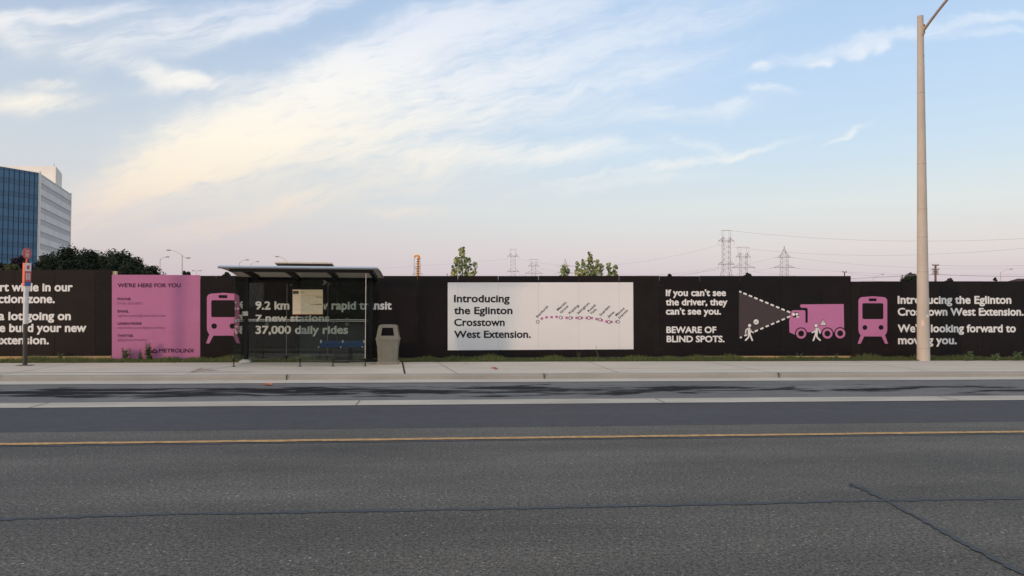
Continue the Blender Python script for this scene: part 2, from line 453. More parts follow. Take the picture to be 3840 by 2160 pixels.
ribbon(m_, densify(cr, 12, .010), .048, .0065, 0, .55); ribbon(m_, densify([p+Vector((.03, .07, 0)) for p in cr[:3]], 8, .008), .03, .0055, 0, .55)
struct('crack_sealant', m_, tar)
red_spray = mat('red_spray', (.42, .14, .11), .9, .1, .3, 40.); orange_spray = mat('orange_spray', (.75, .16, .06), .9, .1, .3, 40.)
faint_red = mat('faint_red', (.44, .30, .26), .9, .1, .2, 40.); yellow_spray = mat('yellow_spray', (.50, .46, .22), .9, .1, .2, 40.)
def spray(lines, m, w=.03):
    mb = MB()
    for i, ln in enumerate(lines): ribbon(mb, densify([PG(x, y, ZS) for x, y in ln], 6, .012), w, ZS+.006+i*.0012, 0, .5)
    struct('spray_mark', mb, m)
spray([[(1840, 1376.5), (1855, 1378), (1866, 1383)], [(1838, 1382), (1860, 1384)], [(1850, 1377), (1862, 1386)]], red_spray, .06)
spray([[(1740, 1381.5), (1940, 1381.5)], [(2222, 1381), (2405, 1381)]], faint_red, .022)
spray([[(715, 1396), (760, 1380)], [(730, 1393), (790, 1383)], [(760, 1392), (820, 1389)]], faint_red, .09)
spray([[(1738, 1363), (1752, 1364)]], yellow_spray, .09)
spray([[(640, 1362), (662, 1361)]], yellow_spray, .08)
mb = MB()
for i, ln in enumerate(([(988, 1443.5), (1022, 1440.5)], [(1000, 1441), (1016, 1446)], [(940, 1444), (1070, 1442.5)])):
    ribbon(mb, densify([PG(x, y, .01) for x, y in ln], 6, .01), (.10, .06, .018)[i], .026+i*.001, 0, .5)
struct('spray_mark', mb, orange_spray)

# =============================================================== HOARDING
blacks = [mat('black_vinyl_a', (.0125, .0088, .0085), .5, .16, .2, 2.), mat('black_vinyl_b', (.0150, .0108, .0102), .55, .16, .2, 2.), mat('black_vinyl_c', (.0110, .0085, .0088), .46, .16, .2, 2.)]
pink = mat('pink_vinyl', (.475, .165, .315), .5, .3, .05, 2.)
pink2 = mat('pink_print', (.52, .18, .355), .5, .3, .04, 2.)
white_print = mat('white_print', (.78, .77, .75), .5, .3, .05, 3.)
banner_white = mat('banner_white', (.80, .79, .78), .45, .3, .03, 1.)
ink = mat('ink', (.016, .012, .016), .5, .3, .1)
pink_ink = mat('pink_ink', (.07, .015, .05), .5, .3, .1)
pink_thin = mat('pink_thin', (.20, .06, .15), .5, .3, .1)
grey_print = mat('grey_print', (.062, .046, .047), .5, .3, .08)
plank = mat('plank', (.50, .33, .15), .75, .2, .22, 3., stretch=(.4, 6, 6))
timber = mat('timber', (.42, .30, .17), .8, .2, .2, 3., stretch=(6, 6, .6))
SEAM0, SEAMP = 1717., 151.2
def FZ(px, py): return PY(px, py, YF).z

def hoarding(name, label, x0, x1, top0, top1, bot0, bot1, mats, seams=True, back=0.):
    """a run of sheets between photo bearings x0 and x1; sheets butt with an open joint above the rail"""
    base = PY((x0+x1)/2, bot0, YF); base.z = ZS
    t = thing(name, label, 'hoarding', (base.x, YF, ZS))
    mb = MB(); xs = [x0]
    if seams:
        k = math.ceil((x0-SEAM0+20)/SEAMP)
        while SEAM0+k*SEAMP < x1-20: xs.append(SEAM0+k*SEAMP); k += 1
    xs.append(x1)
    for a, c in zip(xs, xs[1:]):
        fa, fc = (a-x0)/(x1-x0), (c-x0)/(x1-x0)
        ta, tb = top0+(top1-top0)*fa, top0+(top1-top0)*fc
        ba, bb = bot0+(bot1-bot0)*fa, bot0+(bot1-bot0)*fc
        mi = random.randrange(len(mats)); gp = .004
        A, B, C_, D = PY(a, ta, YF), PY(c, tb, YF), PY(c, bb, YF), PY(a, ba, YF)
        A.x += gp; D.x += gp; B.x -= gp; C_.x -= gp
        jz = random.uniform(-.006, .006); A.z += jz; B.z += jz
        f = [p.copy() for p in (A, B, C_, D)]; bk = [p+Vector((0, .018, 0)) for p in f]
        mb.add(f+bk, [(0, 3, 2, 1), (4, 5, 6, 7), (0, 1, 5, 4), (1, 2, 6, 5), (2, 3, 7, 6), (3, 0, 4, 7)], mi)
    mb.build('sheet_boards', mats, t)
    # timber frame behind: rails stop short of the top, so the open joints show light there
    fr = MB(); zt = FZ((x0+x1)/2, (top0+top1)/2)
    X0, X1 = PY(x0, 1200, YF).x, PY(x1, 1200, YF).x
    for zz in (ZS+.35, ZS+1.2, zt-.28): fr.box(((X0+X1)/2, YF+.045, zz), (X1-X0-.01, .045, .30 if zz > 2 else .12))
    for px in xs: fr.box((PY(px, 1200, YF).x+(.05 if px == x0 else -.05 if px == x1 else 0), YF+.09, (zt-.12+ZS)/2), (.08, .04, zt-.12-ZS))
    fr.build('timber_frame', timber, t)
    return t

hA = hoarding('hoarding', 'tall black hoarding section at far left with large white safety wording', -560, 419, 1015, 1011.5, 1340, 1333, blacks)
hB = hoarding('hoarding', 'pink hoarding panel headed WE\'RE HERE FOR YOU with contact details', 419, 751, 1030.5, 1032, 1349, 1347, [pink], seams=False)
hC = hoarding('hoarding', 'long black hoarding run behind bus shelter, with white route banner and truck graphic', 751, 3191, 1033.5, 1035, 1346, 1334, blacks)
hD = hoarding('hoarding', 'lower black hoarding section at right with pink train front and two white sentences', 3191, 4500, 1055, 1053, 1350, 1350, blacks)
for par, spans in ((hA, ((-560, 40), (42, 230), (232, 417))), (hC, ((2640, 2905), (2908, 3190)))):
    mb = MB()
    for a, c in spans:
        A, B = PY(a, 1330, YF), PY(c, 1330, YF)
        top = FZ(c, 1336 if par is hA else 1334.5)
        mb.box(((A.x+B.x)/2, YF-.012+.02, (top+ZS)/2), (B.x-A.x, .04, top-ZS))
    mb.build('base_plank', plank, par)
mb = MB(); p = PY(426.5, 1022.5, YF); mb.box((p.x, YF+.09, p.z-.04), (.1, .10, .17)); mb.build('timber_end', mat('timber_pale', (.62, .5, .3), .8, .2), hB)

# lettering: font outlines, emboldened, laid flat on the boards
_tc = {}
def text_mesh(body, bold):
    key = (body, bold)
    if key in _tc: return _tc[key]
    cu = bpy.data.curves.new('t', 'FONT'); cu.body = body; cu.size = 1; cu.offset = bold; cu.resolution_u = 3; cu.fill_mode = 'FRONT'
    ob = bpy.data.objects.new('t', cu); COL.objects.link(ob)
    dg = bpy.context.evaluated_depsgraph_get()
    me = bpy.data.meshes.new_from_object(ob.evaluated_get(dg))
    vs = [v.co.copy() for v in me.vertices]; fs = [tuple(p.vertices) for p in me.polygons]
    bpy.data.objects.remove(ob); bpy.data.curves.remove(cu); bpy.data.meshes.remove(me)
    _tc[key] = (vs, fs); return _tc[key]
def ext(vs): xs = [v.x for v in vs]; return min(xs), max(xs)
CAP = max(v.y for v in text_mesh('H', 0.)[0])
XH = max(v.y for v in text_mesh('x', 0.)[0]); XT = .735*CAP      # the boards use a face with a tall x-height
print('CAP/XH', CAP, XH/CAP)
def ty(y): return y if y < 0 else y*XT/XH if y < XH else XT+(y-XH)*(CAP-XT)/(CAP-XH)
def put_text(mb, body, x0, x1, base, cap, off, bold=.02, suffix=None, Y=None, mi=0, base1=None):
    """write body so that it (or its suffix) spans bearings x0..x1 with the given baseline and capital height"""
    Y = YF if Y is None else Y
    extra = bold; bold = 0.
    vs, fs = text_mesh(body, bold); a, c = ext(vs)
    if suffix: sa, sc_ = ext(text_mesh(suffix, bold)[0]); w = sc_-sa; a = c-w
    A, B = PY(x0, base, Y), PY(x1, base if base1 is None else base1, Y)
    up = (PY(x0, cap, Y).z-A.z)/CAP
    ee = (B-A)/(c-a)
    sh = [(0, 0)] + ([(extra*math.cos(R(a_)), extra*math.sin(R(a_))) for a_ in range(0, 360, 45)] if extra else [])
    for i, (dx, dz) in enumerate(sh):
        mb.add([A+ee*(v.x-a+dx)+Vector((0, -off-.00005*i, ((v.y if body.isupper() else ty(v.y))+dz)*up)) for v in vs], fs, mi)
def put_text_rot(mb, body, p0, p1, capz, off, bold=.012, Y=None):
    Y = YF if Y is None else Y
    vs, fs = text_mesh(body, bold); a, c = ext(vs)
    A, B = PY(*p0, Y), PY(*p1, Y)
    ex = (B-A)/(c-a); ux = Vector((-(B-A).z, 0, (B-A).x)).normalized()
    s = capz/CAP
    mb.add([A+ex*(v.x-a)+ux*ty(v.y)*s+Vector((0, -off, 0)) for v in vs], fs)

def letter(par, m, *a, **k):
    mb = MB(); put_text(mb, *a, **k); return mb.build('lettering', m, par)
letter(hA, white_print, 'alert while in our', 45, 271, 1091.5, 1063, .003, .036, 'while in our')
letter(hA, white_print, 'construction zone.', 104, 204, 1135.5, 1107, .003, .036, 'zone.')
letter(hA, white_print, "There's a lot going on", 33, 264, 1199.5, 1171, .003, .036, 'lot going on')
letter(hA, white_print, 'we build your new', 36, 322, 1244, 1215.5, .003, .036, 'build your new')
letter(hA, white_print, 'extension.', 2, 182, 1290, 1262, .003, .036, 'xtension.')

letter(hB, pink_ink, "WE'RE HERE FOR YOU", 442, 677.5, 1077, 1063, .003, .034)
for b_, x1, y in (('PHONE', 490, 1125.8), ('EMAIL', 483, 1172), ('LEARN MORE', 531, 1217.8), ('TWITTER', 499, 1263.8)): letter(hB, pink_ink, b_, 441, x1, y, y-9, .003, .034)
for b_, x1, y in (('(416) 202-8001', 535, 1142), ('eglintonwest@metrolinx.com', 622, 1188), ('metrolinx.com/EglintonWest', 620, 1233.5), ('@EglintonWestExt', 553, 1279)): letter(hB, pink_thin, b_, 441, x1, y, y-9, .003, .0)
letter(hB, pink_ink, 'METROLINX', 597, 728, 1321.5, 1308, .003, .034)

def FP(px, py, off=.003, Y=None): p = PY(px, py, YF if Y is None else Y); p.y -= off; return p
def disc2(mb, cx, cy, r, off, mi=0, n=28, ri=None, Y=None):
    o = [FP(cx+r*math.cos(2*math.pi*i/n), cy+r*math.sin(2*math.pi*i/n), off, Y) for i in range(n)]
    if ri is None: mb.poly(o, mi); return
    q = [FP(cx+ri*math.cos(2*math.pi*i/n), cy+ri*math.sin(2*math.pi*i/n), off, Y) for i in range(n)]
    for i in range(n): mb.quad(o[i], o[(i+1) % n], q[(i+1) % n], q[i], mi)
def rr2(mb, x0, y0, x1, y1, r, off, mi=0, k=5):
    pts = []
    for cx, cy, a0 in ((x1-r, y1-r, 0), (x0+r, y1-r, 90), (x0+r, y0+r, 180), (x1-r, y0+r, 270)):
        for i in range(k+1): a = R(a0+90*i/k); pts.append(FP(cx+r*math.cos(a), cy+r*math.sin(a), off))
    mb.poly(pts, mi)
def stroke2(mb, pts, w, off, mi=0, caps=True, step=.0004):
    for i, (a, c) in enumerate(zip(pts, pts[1:])):
        dx, dy = c[0]-a[0], c[1]-a[1]; L = math.hypot(dx, dy); nx, ny = -dy/L*w/2, dx/L*w/2
        mb.poly([FP(a[0]+nx, a[1]+ny, off+i*step), FP(c[0]+nx, c[1]+ny, off+i*step), FP(c[0]-nx, c[1]-ny, off+i*step), FP(a[0]-nx, a[1]-ny, off+i*step)], mi)
    if caps:
        for i, p in enumerate(pts): disc2(mb, p[0], p[1], w/2, off+.0002+i*step, mi, 12)

# operator's mark beside the name on the pink panel: two looped chevrons
mb = MB(); T = lambda x, y: (400+x/3.6225, 1000+y/3.6225)
stroke2(mb, [T(535, 1168), T(575, 1122), T(612, 1160), T(648, 1122)], 5.0, .003)
stroke2(mb, [T(560, 1168), T(600, 1168)], 4.4, .006)
stroke2(mb, [T(618, 1166), T(648, 1124), T(685, 1144), T(684, 1168), T(630, 1168)], 4.2, .0085)
mb.build('emblem', pink_ink, hB)

def train(par, x0, y0, sx, sy):
    """front view of a rail car, in units of its body (0..108 wide, 0..151 tall)"""
    t = lambda x, y: (x0+x*sx, y0+y*sy)
    mb = MB(); body = []
    def arc(cx, cy, rx, ry, a0, a1, k=8):
        for i in range(k+1): a = R(a0+(a1-a0)*i/k); body.append(t(cx+rx*math.cos(a), cy+ry*math.sin(a)))
    arc(88, 124, 20, 27, 0, 80); arc(20, 124, 20, 27, 100, 180)
    arc(16, 18, 16, 15, 180, 265)
    body.append(t(54, 0))
    arc(92, 18, 16, 15, 275, 360)
    mb.poly([FP(*q, .003) for q in body], 0)
    for s_ in (0, 1):
        mm = (lambda x: x) if not s_ else (lambda x: 108-x)
        mb.poly([FP(*t(mm(a), c), .0034) for a, c in ((10, 141), (26, 141), (8, 178), (-3, 178))], 0)
    def rr(x0_, y0_, x1_, y1_, r): a, c = t(x0_, y0_), t(x1_, y1_); rr2(mb, a[0], a[1], c[0], c[1], r*sx, .006, 1)
    rr(39, 8, 67.5, 18.5, 2.5); rr(14.5, 26, 93, 85.5, 5)
    for cx in (24, 84.5): disc2(mb, *t(cx, 117), 9*sx, .006, 1)
    return mb.build('train_emblem', [pink2, blacks[0]], par)
train(hC, 776, 1098, 122/108, 161/151)
train(hD, 3219, 1111, 1, 1)

letter(hC, white_print, '9.2 km of new rapid transit', 959, 1467.5, 1160, 1131.5, .003, .034)
letter(hC, white_print, '7 new stations', 959.5, 1233.5, 1205, 1181.5, .003, .034)
letter(hC, white_print, '37,000 daily rides', 959.5, 1303.5, 1251, 1223, .003, .034)

# fixings: small screw heads beside each joint
fixing_m = mat('fixing', (.075, .06, .06), .5, .4)
for par, x0_, x1_, skip in ((hA, -500, 410, ()), (hC, 760, 3180, ((1670, 2385), (950, 1480), (2480, 2735), (2760, 3180))), (hD, 3200, 4400, ((3210, 3335), (3360, 3845)))):
    mb = MB(); k = math.ceil((x0_-SEAM0)/SEAMP)
    while SEAM0+k*SEAMP < x1_:
        x = SEAM0+k*SEAMP; k += 1
        for y in (1070, 1108, 1185, 1262, 1312):
            for dx in (-5, 5):
                if not any(a_ < x < b_ for a_, b_ in skip) or y in (1312,): disc2(mb, x+dx+random.uniform(-1, 1), y+random.uniform(-1.5, 1.5), 1.1, .003, 0, 8)
    mb.build('fixing', fixing_m, par)

# white banner with the route
bn = MB(); q = [FP(1679, 1059.3, .004), FP(2374, 1058.8, .004), FP(2375.5, 1309.7, .004), FP(1679, 1313.5, .004)]
bk = [p+Vector((0, .003, 0)) for p in q]
bn.add(q+bk, [(0, 3, 2, 1), (0, 1, 5, 4), (1, 2, 6, 5), (2, 3, 7, 6), (3, 0, 4, 7)])
for k in range(0, 5):
    x = SEAM0+k*SEAMP
    bn.poly([FP(x-.45, 1059.5, .0046), FP(x+.45, 1059.5, .0046), FP(x+.45, 1310, .0046), FP(x-.45, 1310, .0046)], 1)
banner = bn.build('route_banner', [banner_white, mat('banner_seam', (.55, .54, .52), .5, .3)], hC)
letter(banner, ink, 'Introducing', 1703.5, 1910, 1133, 1107, .007, .028)
letter(banner, ink, 'the Eglinton', 1703.5, 1920.5, 1177.5, 1152, .007, .028)
letter(banner, ink, 'Crosstown', 1704, 1891.5, 1222, 1196.5, .007, .028)
letter(banner, ink, 'West Extension.', 1704, 1989, 1266.5, 1241, .007, .028)
Z5 = lambda x, y: (1900+x/5.152, 1080+y/5.152)
mb = MB(); capz = 8.6*YF/F
for b_, a, c in (('Renforth', (592, 578), (808, 368)), ('Martin', (990, 445), (1160, 290)), ('Grove', (1050, 497), (1195, 360)), ('Kipling', (1218, 508), (1400, 345)),
    ('Islington', (1385, 508), (1605, 300)), ('Royal', (1585, 470), (1722, 340)), ('York', (1630, 520), (1748, 420)), ('Scarlett', (1815, 545), (2003, 360)),
    ('Jane', (1965, 580), (2085, 475)), ('Mount', (2120, 550), (2285, 400)), ('Dennis', (2180, 600), (2345, 440))):
    mb = MB(); put_text_rot(mb, b_, Z5(*a), Z5(*c), capz, .007, .014); mb.build('station_name', ink, banner)
mb = MB()
def rot_sq(cx, cy, w, h, ang, off, mi):
    ca, sa = math.cos(R(ang)), math.sin(R(ang)); x, y = Z5(cx, cy); w /= 5.152; h /= 5.152
    mb.poly([FP(x+i*w/2*ca-j*h/2*sa, y+i*w/2*sa+j*h/2*ca, off) for i, j in ((-1, -1), (1, -1), (1, 1), (-1, 1))], mi)
for i, (cx, cy, w, an) in enumerate(((680, 590, 50, -32), (770, 567, 52, -4), (867, 563, 52, 0), (965, 558, 52, -2), (1072, 573, 30, 0), (1158, 575, 52, 0), (1262, 577, 40, 0), (1352, 577, 52, 0), (1455, 578, 44, 0),
    (1546, 578, 52, 0), (1642, 580, 54, 5), (1738, 600, 52, 12), (1840, 624, 44, 14), (1925, 648, 48, 12), (2024, 655, 52, -3), (2117, 650, 44, 0))): rot_sq(cx, cy, w, 47, an, .0066+.0001*(i % 2), 0)
for cx, cy in ((598, 652), (1043, 570), (1225, 575), (1412, 577), (1587, 578), (1802, 612), (1975, 657), (2150, 650)):
    mk = MB(); disc2(mk, *Z5(cx, cy), 6.5, .0085, 0); disc2(mk, *Z5(cx, cy), 4.5, .010, 1); mk.build('station_marker', [ink, banner_white], banner)
mb.build('route_line', pink2, banner)

# truck graphic with its view cone and two walkers
for b_, x0, x1, y, cp in (("If you can't see", 2498, 2721, 1109.5, 1087), ('the driver, they', 2497.5, 2726.5, 1144.5, 1122), ("can't see you.", 2498, 2702, 1179, 1156.5),
    ('BEWARE OF', 2500, 2685, 1248, 1225.5), ('BLIND SPOTS.', 2501, 2715.5, 1282.3, 1260)): letter(hC, white_print, b_, x0, x1, y, cp, .003, .036)
Z7 = lambda x, y: (2450+x/3.4347, 1060+y/3.4347)
mb = MB()
mb.poly([FP(*Z7(x, y), .003) for x, y in ((1103, 112), (1770, 395), (1770, 425), (1103, 715))], 2)
def dash(cx, cy, w, ang, off=.0066):
    ca, sa = math.cos(R(ang)), math.sin(R(ang)); x, y = Z7(cx, cy); w = w/3.4347; h = 6.2
    mb.poly([FP(x+i*ca-j*sa, y+i*sa+j*ca, off) for i, j in ((-w/2, -h/2+1), (-w/2+1, -h/2), (w/2-1, -h/2), (w/2, -h/2+1), (w/2, h/2-1), (w/2-1, h/2), (-w/2+1, h/2), (-w/2, h/2-1))], 0)
dash(1120, 117, 30, 22)
for i in range(9): dash(1180+70*i, 143+29*i, 48, 22)
dash(1127, 705, 26, -22); dash(1190, 676, 40, -22)
for cx, cy in ((1325, 620), (1397, 590), (1465, 560), (1535, 530), (1603, 502), (1672, 473), (1740, 442)): dash(cx, cy, 46, -23)
EM = [white_print, pink2, grey_print, blacks[0], mat('grey_ink', (.22, .21, .19), .5, .3)]
mb.build('view_cone', EM, hC); mb = MB()
truck = [(1890, 290), (1902, 280), (2450, 275), (2457, 640), (1985, 637), (1822, 670), (1752, 640), (1748, 492), (1775, 372), (1797, 355), (1943, 355), (1957, 370), (1958, 515), (1987, 515), (1987, 340), (1970, 324), (1905, 323), (1890, 310)]
mb.poly([FP(*Z7(x, y), .0072) for x, y in truck], 1)
for i, (cx, cy) in enumerate(((1902, 655), (2240, 655), (2405, 652))):
    disc2(mb, *Z7(cx, cy), 80/3.4347, .0082+i*.0002, 3); disc2(mb, *Z7(cx, cy), 66/3.4347, .0092, 1, ri=38/3.4347)
mb.poly([FP(*Z7(x, y), .0088) for x, y in ((1808, 382), (1868, 380), (1872, 446), (1792, 446))], 3)
disc2(mb, *Z7(1806, 408), 20/3.4347, .0098, 0); disc2(mb, *Z7(1848, 406), 18/3.4347, .0098, 0)
mb.poly([FP(*Z7(1858+20*math.cos(a/12*6.283), 441+10*math.sin(a/12*6.283)), .0102) for a in range(12)], 0)
mb.build('truck_emblem', EM, hC); mb = MB()
mb.poly([FP(*Z7(x, y), .0085) for x, y in ((2185, 466), (2232, 551), (2138, 551))], 3)
mb.poly([FP(*Z7(x, y), .0095) for x, y in ((2185, 478), (2222, 544), (2148, 544))], 0)
mb.poly([FP(*Z7(x, y), .0105) for x, y in ((2181, 494), (2190, 494), (2188, 524), (2183, 524))], 4); disc2(mb, *Z7(2185.5, 533), 1.4, .0105, 4, 8)
mb.build('warning_emblem', EM, hC); mb = MB()
disc2(mb, *Z7(1322, 505), 41/3.4347, .0080, 3); disc2(mb, *Z7(1322, 505), 34/3.4347, .0090, 0)
stroke2(mb, [Z7(1306, 506), Z7(1318, 518), Z7(1340, 494)], 2.4, .0098, 4)
mb.build('tick_emblem', EM, hC)
def walker(cx, mir):
    mb = MB()
    P_ = lambda x, y: Z7(cx+(x-1238)*mir, y)
    # dark keyline, then the white figure
    for off, ex, mi in ((.0108, 6, 3), (.0130, 0, 0)):
        disc2(mb, *P_(1238, 551), (21+ex)/3.4347, off, mi, 20)
        for pts, w in (([(1232, 596), (1234, 660)], 38), ([(1216, 588), (1190, 612), (1186, 650)], 15), ([(1246, 600), (1262, 632), (1288, 643)], 15), ([(1232, 662), (1222, 705), (1186, 740)], 20), ([(1240, 660), (1256, 700), (1272, 742)], 20)):
            stroke2(mb, [P_(*p) for p in pts], (w+ex)/3.4347, off+.0003, mi, True, .0003)
    mb.build('walker_emblem', EM, hC)
walker(1238, 1); walker(2092, -1)

letter(hD, white_print, 'Introducing the Eglinton', 3367.5, 3791, 1138.3, 1111, .003, .034)
letter(hD, white_print, 'Crosstown West Extension.', 3367.5, 3837, 1182.8, 1156, .003, .034)
letter(hD, white_print, "We're looking forward to", 3367.5, 3808, 1245.2, 1218, .003, .034)
letter(hD, white_print, 'moving you.', 3369, 3586.5, 1289.8, 1262.5, .003, .034)

# =============================================================== GRASS
def blades(n, x0, x1, y0, y1, hmin, hmax, mb, nm=3, bw=.006):
    for _ in range(n):
        x, y = random.uniform(x0, x1), random.uniform(y0, y1)
        cl = .42+.95*abs(math.sin(x*1.3)*math.sin(x*.47+1.)+.4*math.sin(x*5.1))
        if x < -12.2: cl *= .55
        edge = min(1, .45+(y-y0)/(y1-y0))
        h = random.uniform(hmin, hmax)*cl*edge
        a = random.uniform(0, 6.283); lx, ly = math.cos(a)*h*random.uniform(.15, .7), math.sin(a)*h*random.uniform(.1, .5)
        w = bw*random.uniform(.7, 1.6); z = ZS+.01
        mi = random.randrange(nm)
        mb.add([(x-w, y, z), (x+w, y, z), (x+w*.7+lx*.4, y+ly*.4, z+h*.6), (x-w*.7+lx*.4, y+ly*.4, z+h*.6), (x+lx, y+ly, z+h)], [(0, 1, 2, 3), (3, 2, 4)], mi)
greens = [mat('grass_a', (.09, .12, .036), .7, .2), mat('grass_b', (.065, .10, .03), .7, .2), mat('grass_c', (.14, .135, .055), .75, .2)]
mb = MB(); blades(34000, -24, 26, Y_WALK+.02, YF-.03, .04, .135, mb)
tag(mb.build('verge_grass', greens), 'rough green grass strip between the sidewalk and the hoarding', 'grass', kind='stuff')

weed_green = [mat('weed_a', (.11, .15, .06), .65, .25), mat('weed_b', (.06, .09, .04), .65, .25)]
def weed(px, py, hpx, label, nst=4, leaf=.045, spread=.12, group='weeds along the hoarding'):
    base = PG(px, py, ZS+.01); base.y = min(base.y, YF-.10)
    base = PY(px, py, base.y); base.z = ZS+.01
    h = hpx*base.y/F
    t = thing('weed_plant', label, 'plant', base, group)
    st, lf = MB(), MB()
    for i in range(nst):
        a = random.uniform(0, 6.283); hh = h*random.uniform(.55, 1.) if i else h
        tip = base+Vector((math.cos(a)*spread*random.random(), -abs(math.sin(a))*spread*.4, hh)); mid = base.lerp(tip, .5)+Vector((random.uniform(-.02, .02), 0, .02))
        st.path([base, mid, tip], [.004, .003, .0015], 4)
        k = int(hh/.02)
        for j in range(k):
            f = (j+.7)/k; p = base.lerp(mid, f*2) if f < .5 else mid.lerp(tip, f*2-1)
            an = random.uniform(0, 6.283); L = leaf*1.45*random.uniform(.6, 1.2)*(1.15-.6*f)
            d = Vector((math.cos(an), math.sin(an)*.7, random.uniform(-.3, .6))).normalized(); s_ = d.orthogonal().normalized()*L*.32
            lf.add([p, p+d*L*.5+s_, p+d*L, p+d*L*.5-s_], [(0, 1, 2, 3)], random.randrange(2))
    st.build('stem', weed_green[1], t); lf.build('foliage', weed_green, t)
weed(470, 1349, 44, 'leafy weed growing at the foot of pink panel, under the word TWITTER', 9, .06, .2)
weed(528, 1349, 36, 'small pale weed at foot of pink panel between two bigger weeds', 6, .045)
weed(560, 1349, 62, 'tallest weed before pink panel, reaching the operator mark', 9, .06, .22)
weed(228, 1348, 30, 'grassy weed in front of timber plank below tall black section', 6, .04, .16)
weed(2242, 1350, 56, 'thin tall weed standing before lower right of white banner', 2, .025, .08)
weed(2170, 1350, 34, 'thin short weed below the middle of white banner', 3, .025, .1)
weed(3632, 1352, 36, 'broad leafed weed below the words moving you', 6, .075, .14)
weed(3735, 1352, 28, 'bushy weed right of the broad leafed one beside lower black section', 7, .06, .2)
weed(3812, 1352, 36, 'bushy weed at the extreme right edge of the hoarding', 8, .06, .22)
weed(3000, 1350, 28, 'low weed in front of plank below truck graphic', 6, .045, .16)
weed(3130, 1350, 26, 'low weed before plank end beside step down in hoarding', 6, .045, .16)

# =============================================================== BUS SHELTER
black_metal = mat('black_metal', (.008, .009, .011), .5, .2, .15, 10.)
alu = mat('aluminium', (.52, .55, .60), .32, .5, .05, 8., metallic=.85)
galv = mat('galvanised', (.42, .42, .41), .5, .4, .15, 12., metallic=.4)
sh_glass = glass('shelter_glass', (.90, .93, .915))
poly = mat('roof_panel', (.46, .42, .37), .6, .3, .1, 20.)
def _translucent(m):
    nt = m.node_tree; b = NB(nt); p = nt.nodes['Principled BSDF']; tr = b.new('ShaderNodeBsdfTranslucent'); tr.inputs[0].default_value = (.40, .355, .30, 1)
    mx = b.new('ShaderNodeMixShader'); mx.inputs[0].default_value = .82; b.put(mx.inputs[1], p.outputs[0]); b.put(mx.inputs[2], tr.outputs[0]); b.put(nt.nodes['Material Output'].inputs[0], mx.outputs[0])
_translucent(poly)
YG = PG(1127, 1374, ZS).y
YP = PG(926, 1357.5, ZS).y
def SX(px, Y): return PY(px, 1200, Y).x
XL_, XR_ = SX(879, YG), SX(1371, YG)
XPL, XPR = SX(925, YP), SX(1391, YP)
t = thing('bus_shelter', 'glass bus shelter with black posts and curved roof standing on the sidewalk', 'bus shelter', ((XL_+XR_)/2, YP, ZS))
zb = PY(1100, 1061, YP).z                        # underside of the rear beam
zrb = PY(1100, 1041, YP).z
zfb = PY(1100, 1021, YG).z; zft = PY(1100, 1010, YG).z
for X, ft in ((XPL, 0), (XPR, 1)):
    mb = MB(); mb.box((X, YP, (ZS+zrb)/2), (.095 if not ft else .11, .10, zrb-ZS)); pst = mb.build('post', black_metal, t)
    mb = MB(); mb.loft([rrect(X, YP-.02, ZS, .17, .13, .03), rrect(X, YP-.02, ZS+.03, .165, .125, .03), rrect(X, YP-.02, ZS+.075, .09, .08, .03)])
    mb.build('post_foot', galv if not ft else black_metal, pst)
mb = MB(); mb.box(((XPL+XPR)/2+.04, YP+.06, (zb+zrb)/2), (XPR-XPL+.22, .10, zrb-zb)); mb.build('rear_beam', black_metal, t)
X0, X1 = SX(859, YG), SX(1390, YG)
mb = MB(); mb.box(((X0+X1)/2, YG, (zfb+zft)/2), (X1-X0, .12, zft-zfb)); mb.build('front_beam', black_metal, t)
# curved roof
YR0, YR1 = YG-.16, YP+.22
zr0 = PY(1100, 1009, YR0).z; ztop = PY(1100, 998, YR0).z
XRL, XRR = PY(820, 1005, YR0).x, PY(1413, 1005, YR0).x
N = 14
def roofz(f): return zrb+.02+(zr0+.015-zrb-.02)*math.cos(f*math.pi/2)**.85 if f < 1 else zrb+.02
ring = lambda X, dz: [(X, YR0+(YR1-YR0)*i/N, roofz(i/N)+dz) for i in range(N+1)]
mb = MB()
a, c = ring(XRL, 0), ring(XRR, 0); at, ct = ring(XRL, .035), ring(XRR, .035)
for i in range(N):
    mb.quad(a[i], a[i+1], c[i+1], c[i]); mb.quad(at[i], ct[i], ct[i+1], at[i+1])
    mb.quad(a[i], at[i], at[i+1], a[i+1]); mb.quad(c[i], c[i+1], ct[i+1], ct[i])
mb.quad(a[N], at[N], ct[N], c[N]); mb.quad(a[0], c[0], ct[0], at[0])
mb.build('roof', poly, t, True)
# rounded aluminium fascia along the kerb side, thin end trims
mb = MB(); hh = (ztop-zr0)
pr = [(0, 0), (-.045, hh*.25), (-.055, hh*.55), (-.035, hh*.85), (.02, hh), (.16, hh+.012), (.16, hh-.01), (.03, hh*.3)]
mb.loft([[(X, YR0+p, zr0+z_) for p, z_ in pr] for X in (XRL-.01, XRR+.01)])
mb.build('roof_edge', alu, t, True)
for X in (XRL-.012, XRR+.012): mb = MB(); mb.path([(X, y, z+.017) for _, y, z in ring(X, 0)], .022, 6); mb.build('roof_end_trim', galv, t, True)
for px in (908, 1070, 1229, 1388):
    X = SX(px, YG)
    mb = MB(); K = 6
    rs = []
    for i in range(K+1):
        f = i/K; y = YG+.05+(YP+.02-YG-.05)*f; fz = (y-YR0)/(YR1-YR0); z1 = roofz(fz)-.012; dp = .075+.05*f
        rs.append([(X-.055, y, z1), (X+.055, y, z1), (X+.055, y, z1-dp), (X-.055, y, z1-dp)])
    mb.loft(rs); mb.build('roof_rib', black_metal, t)
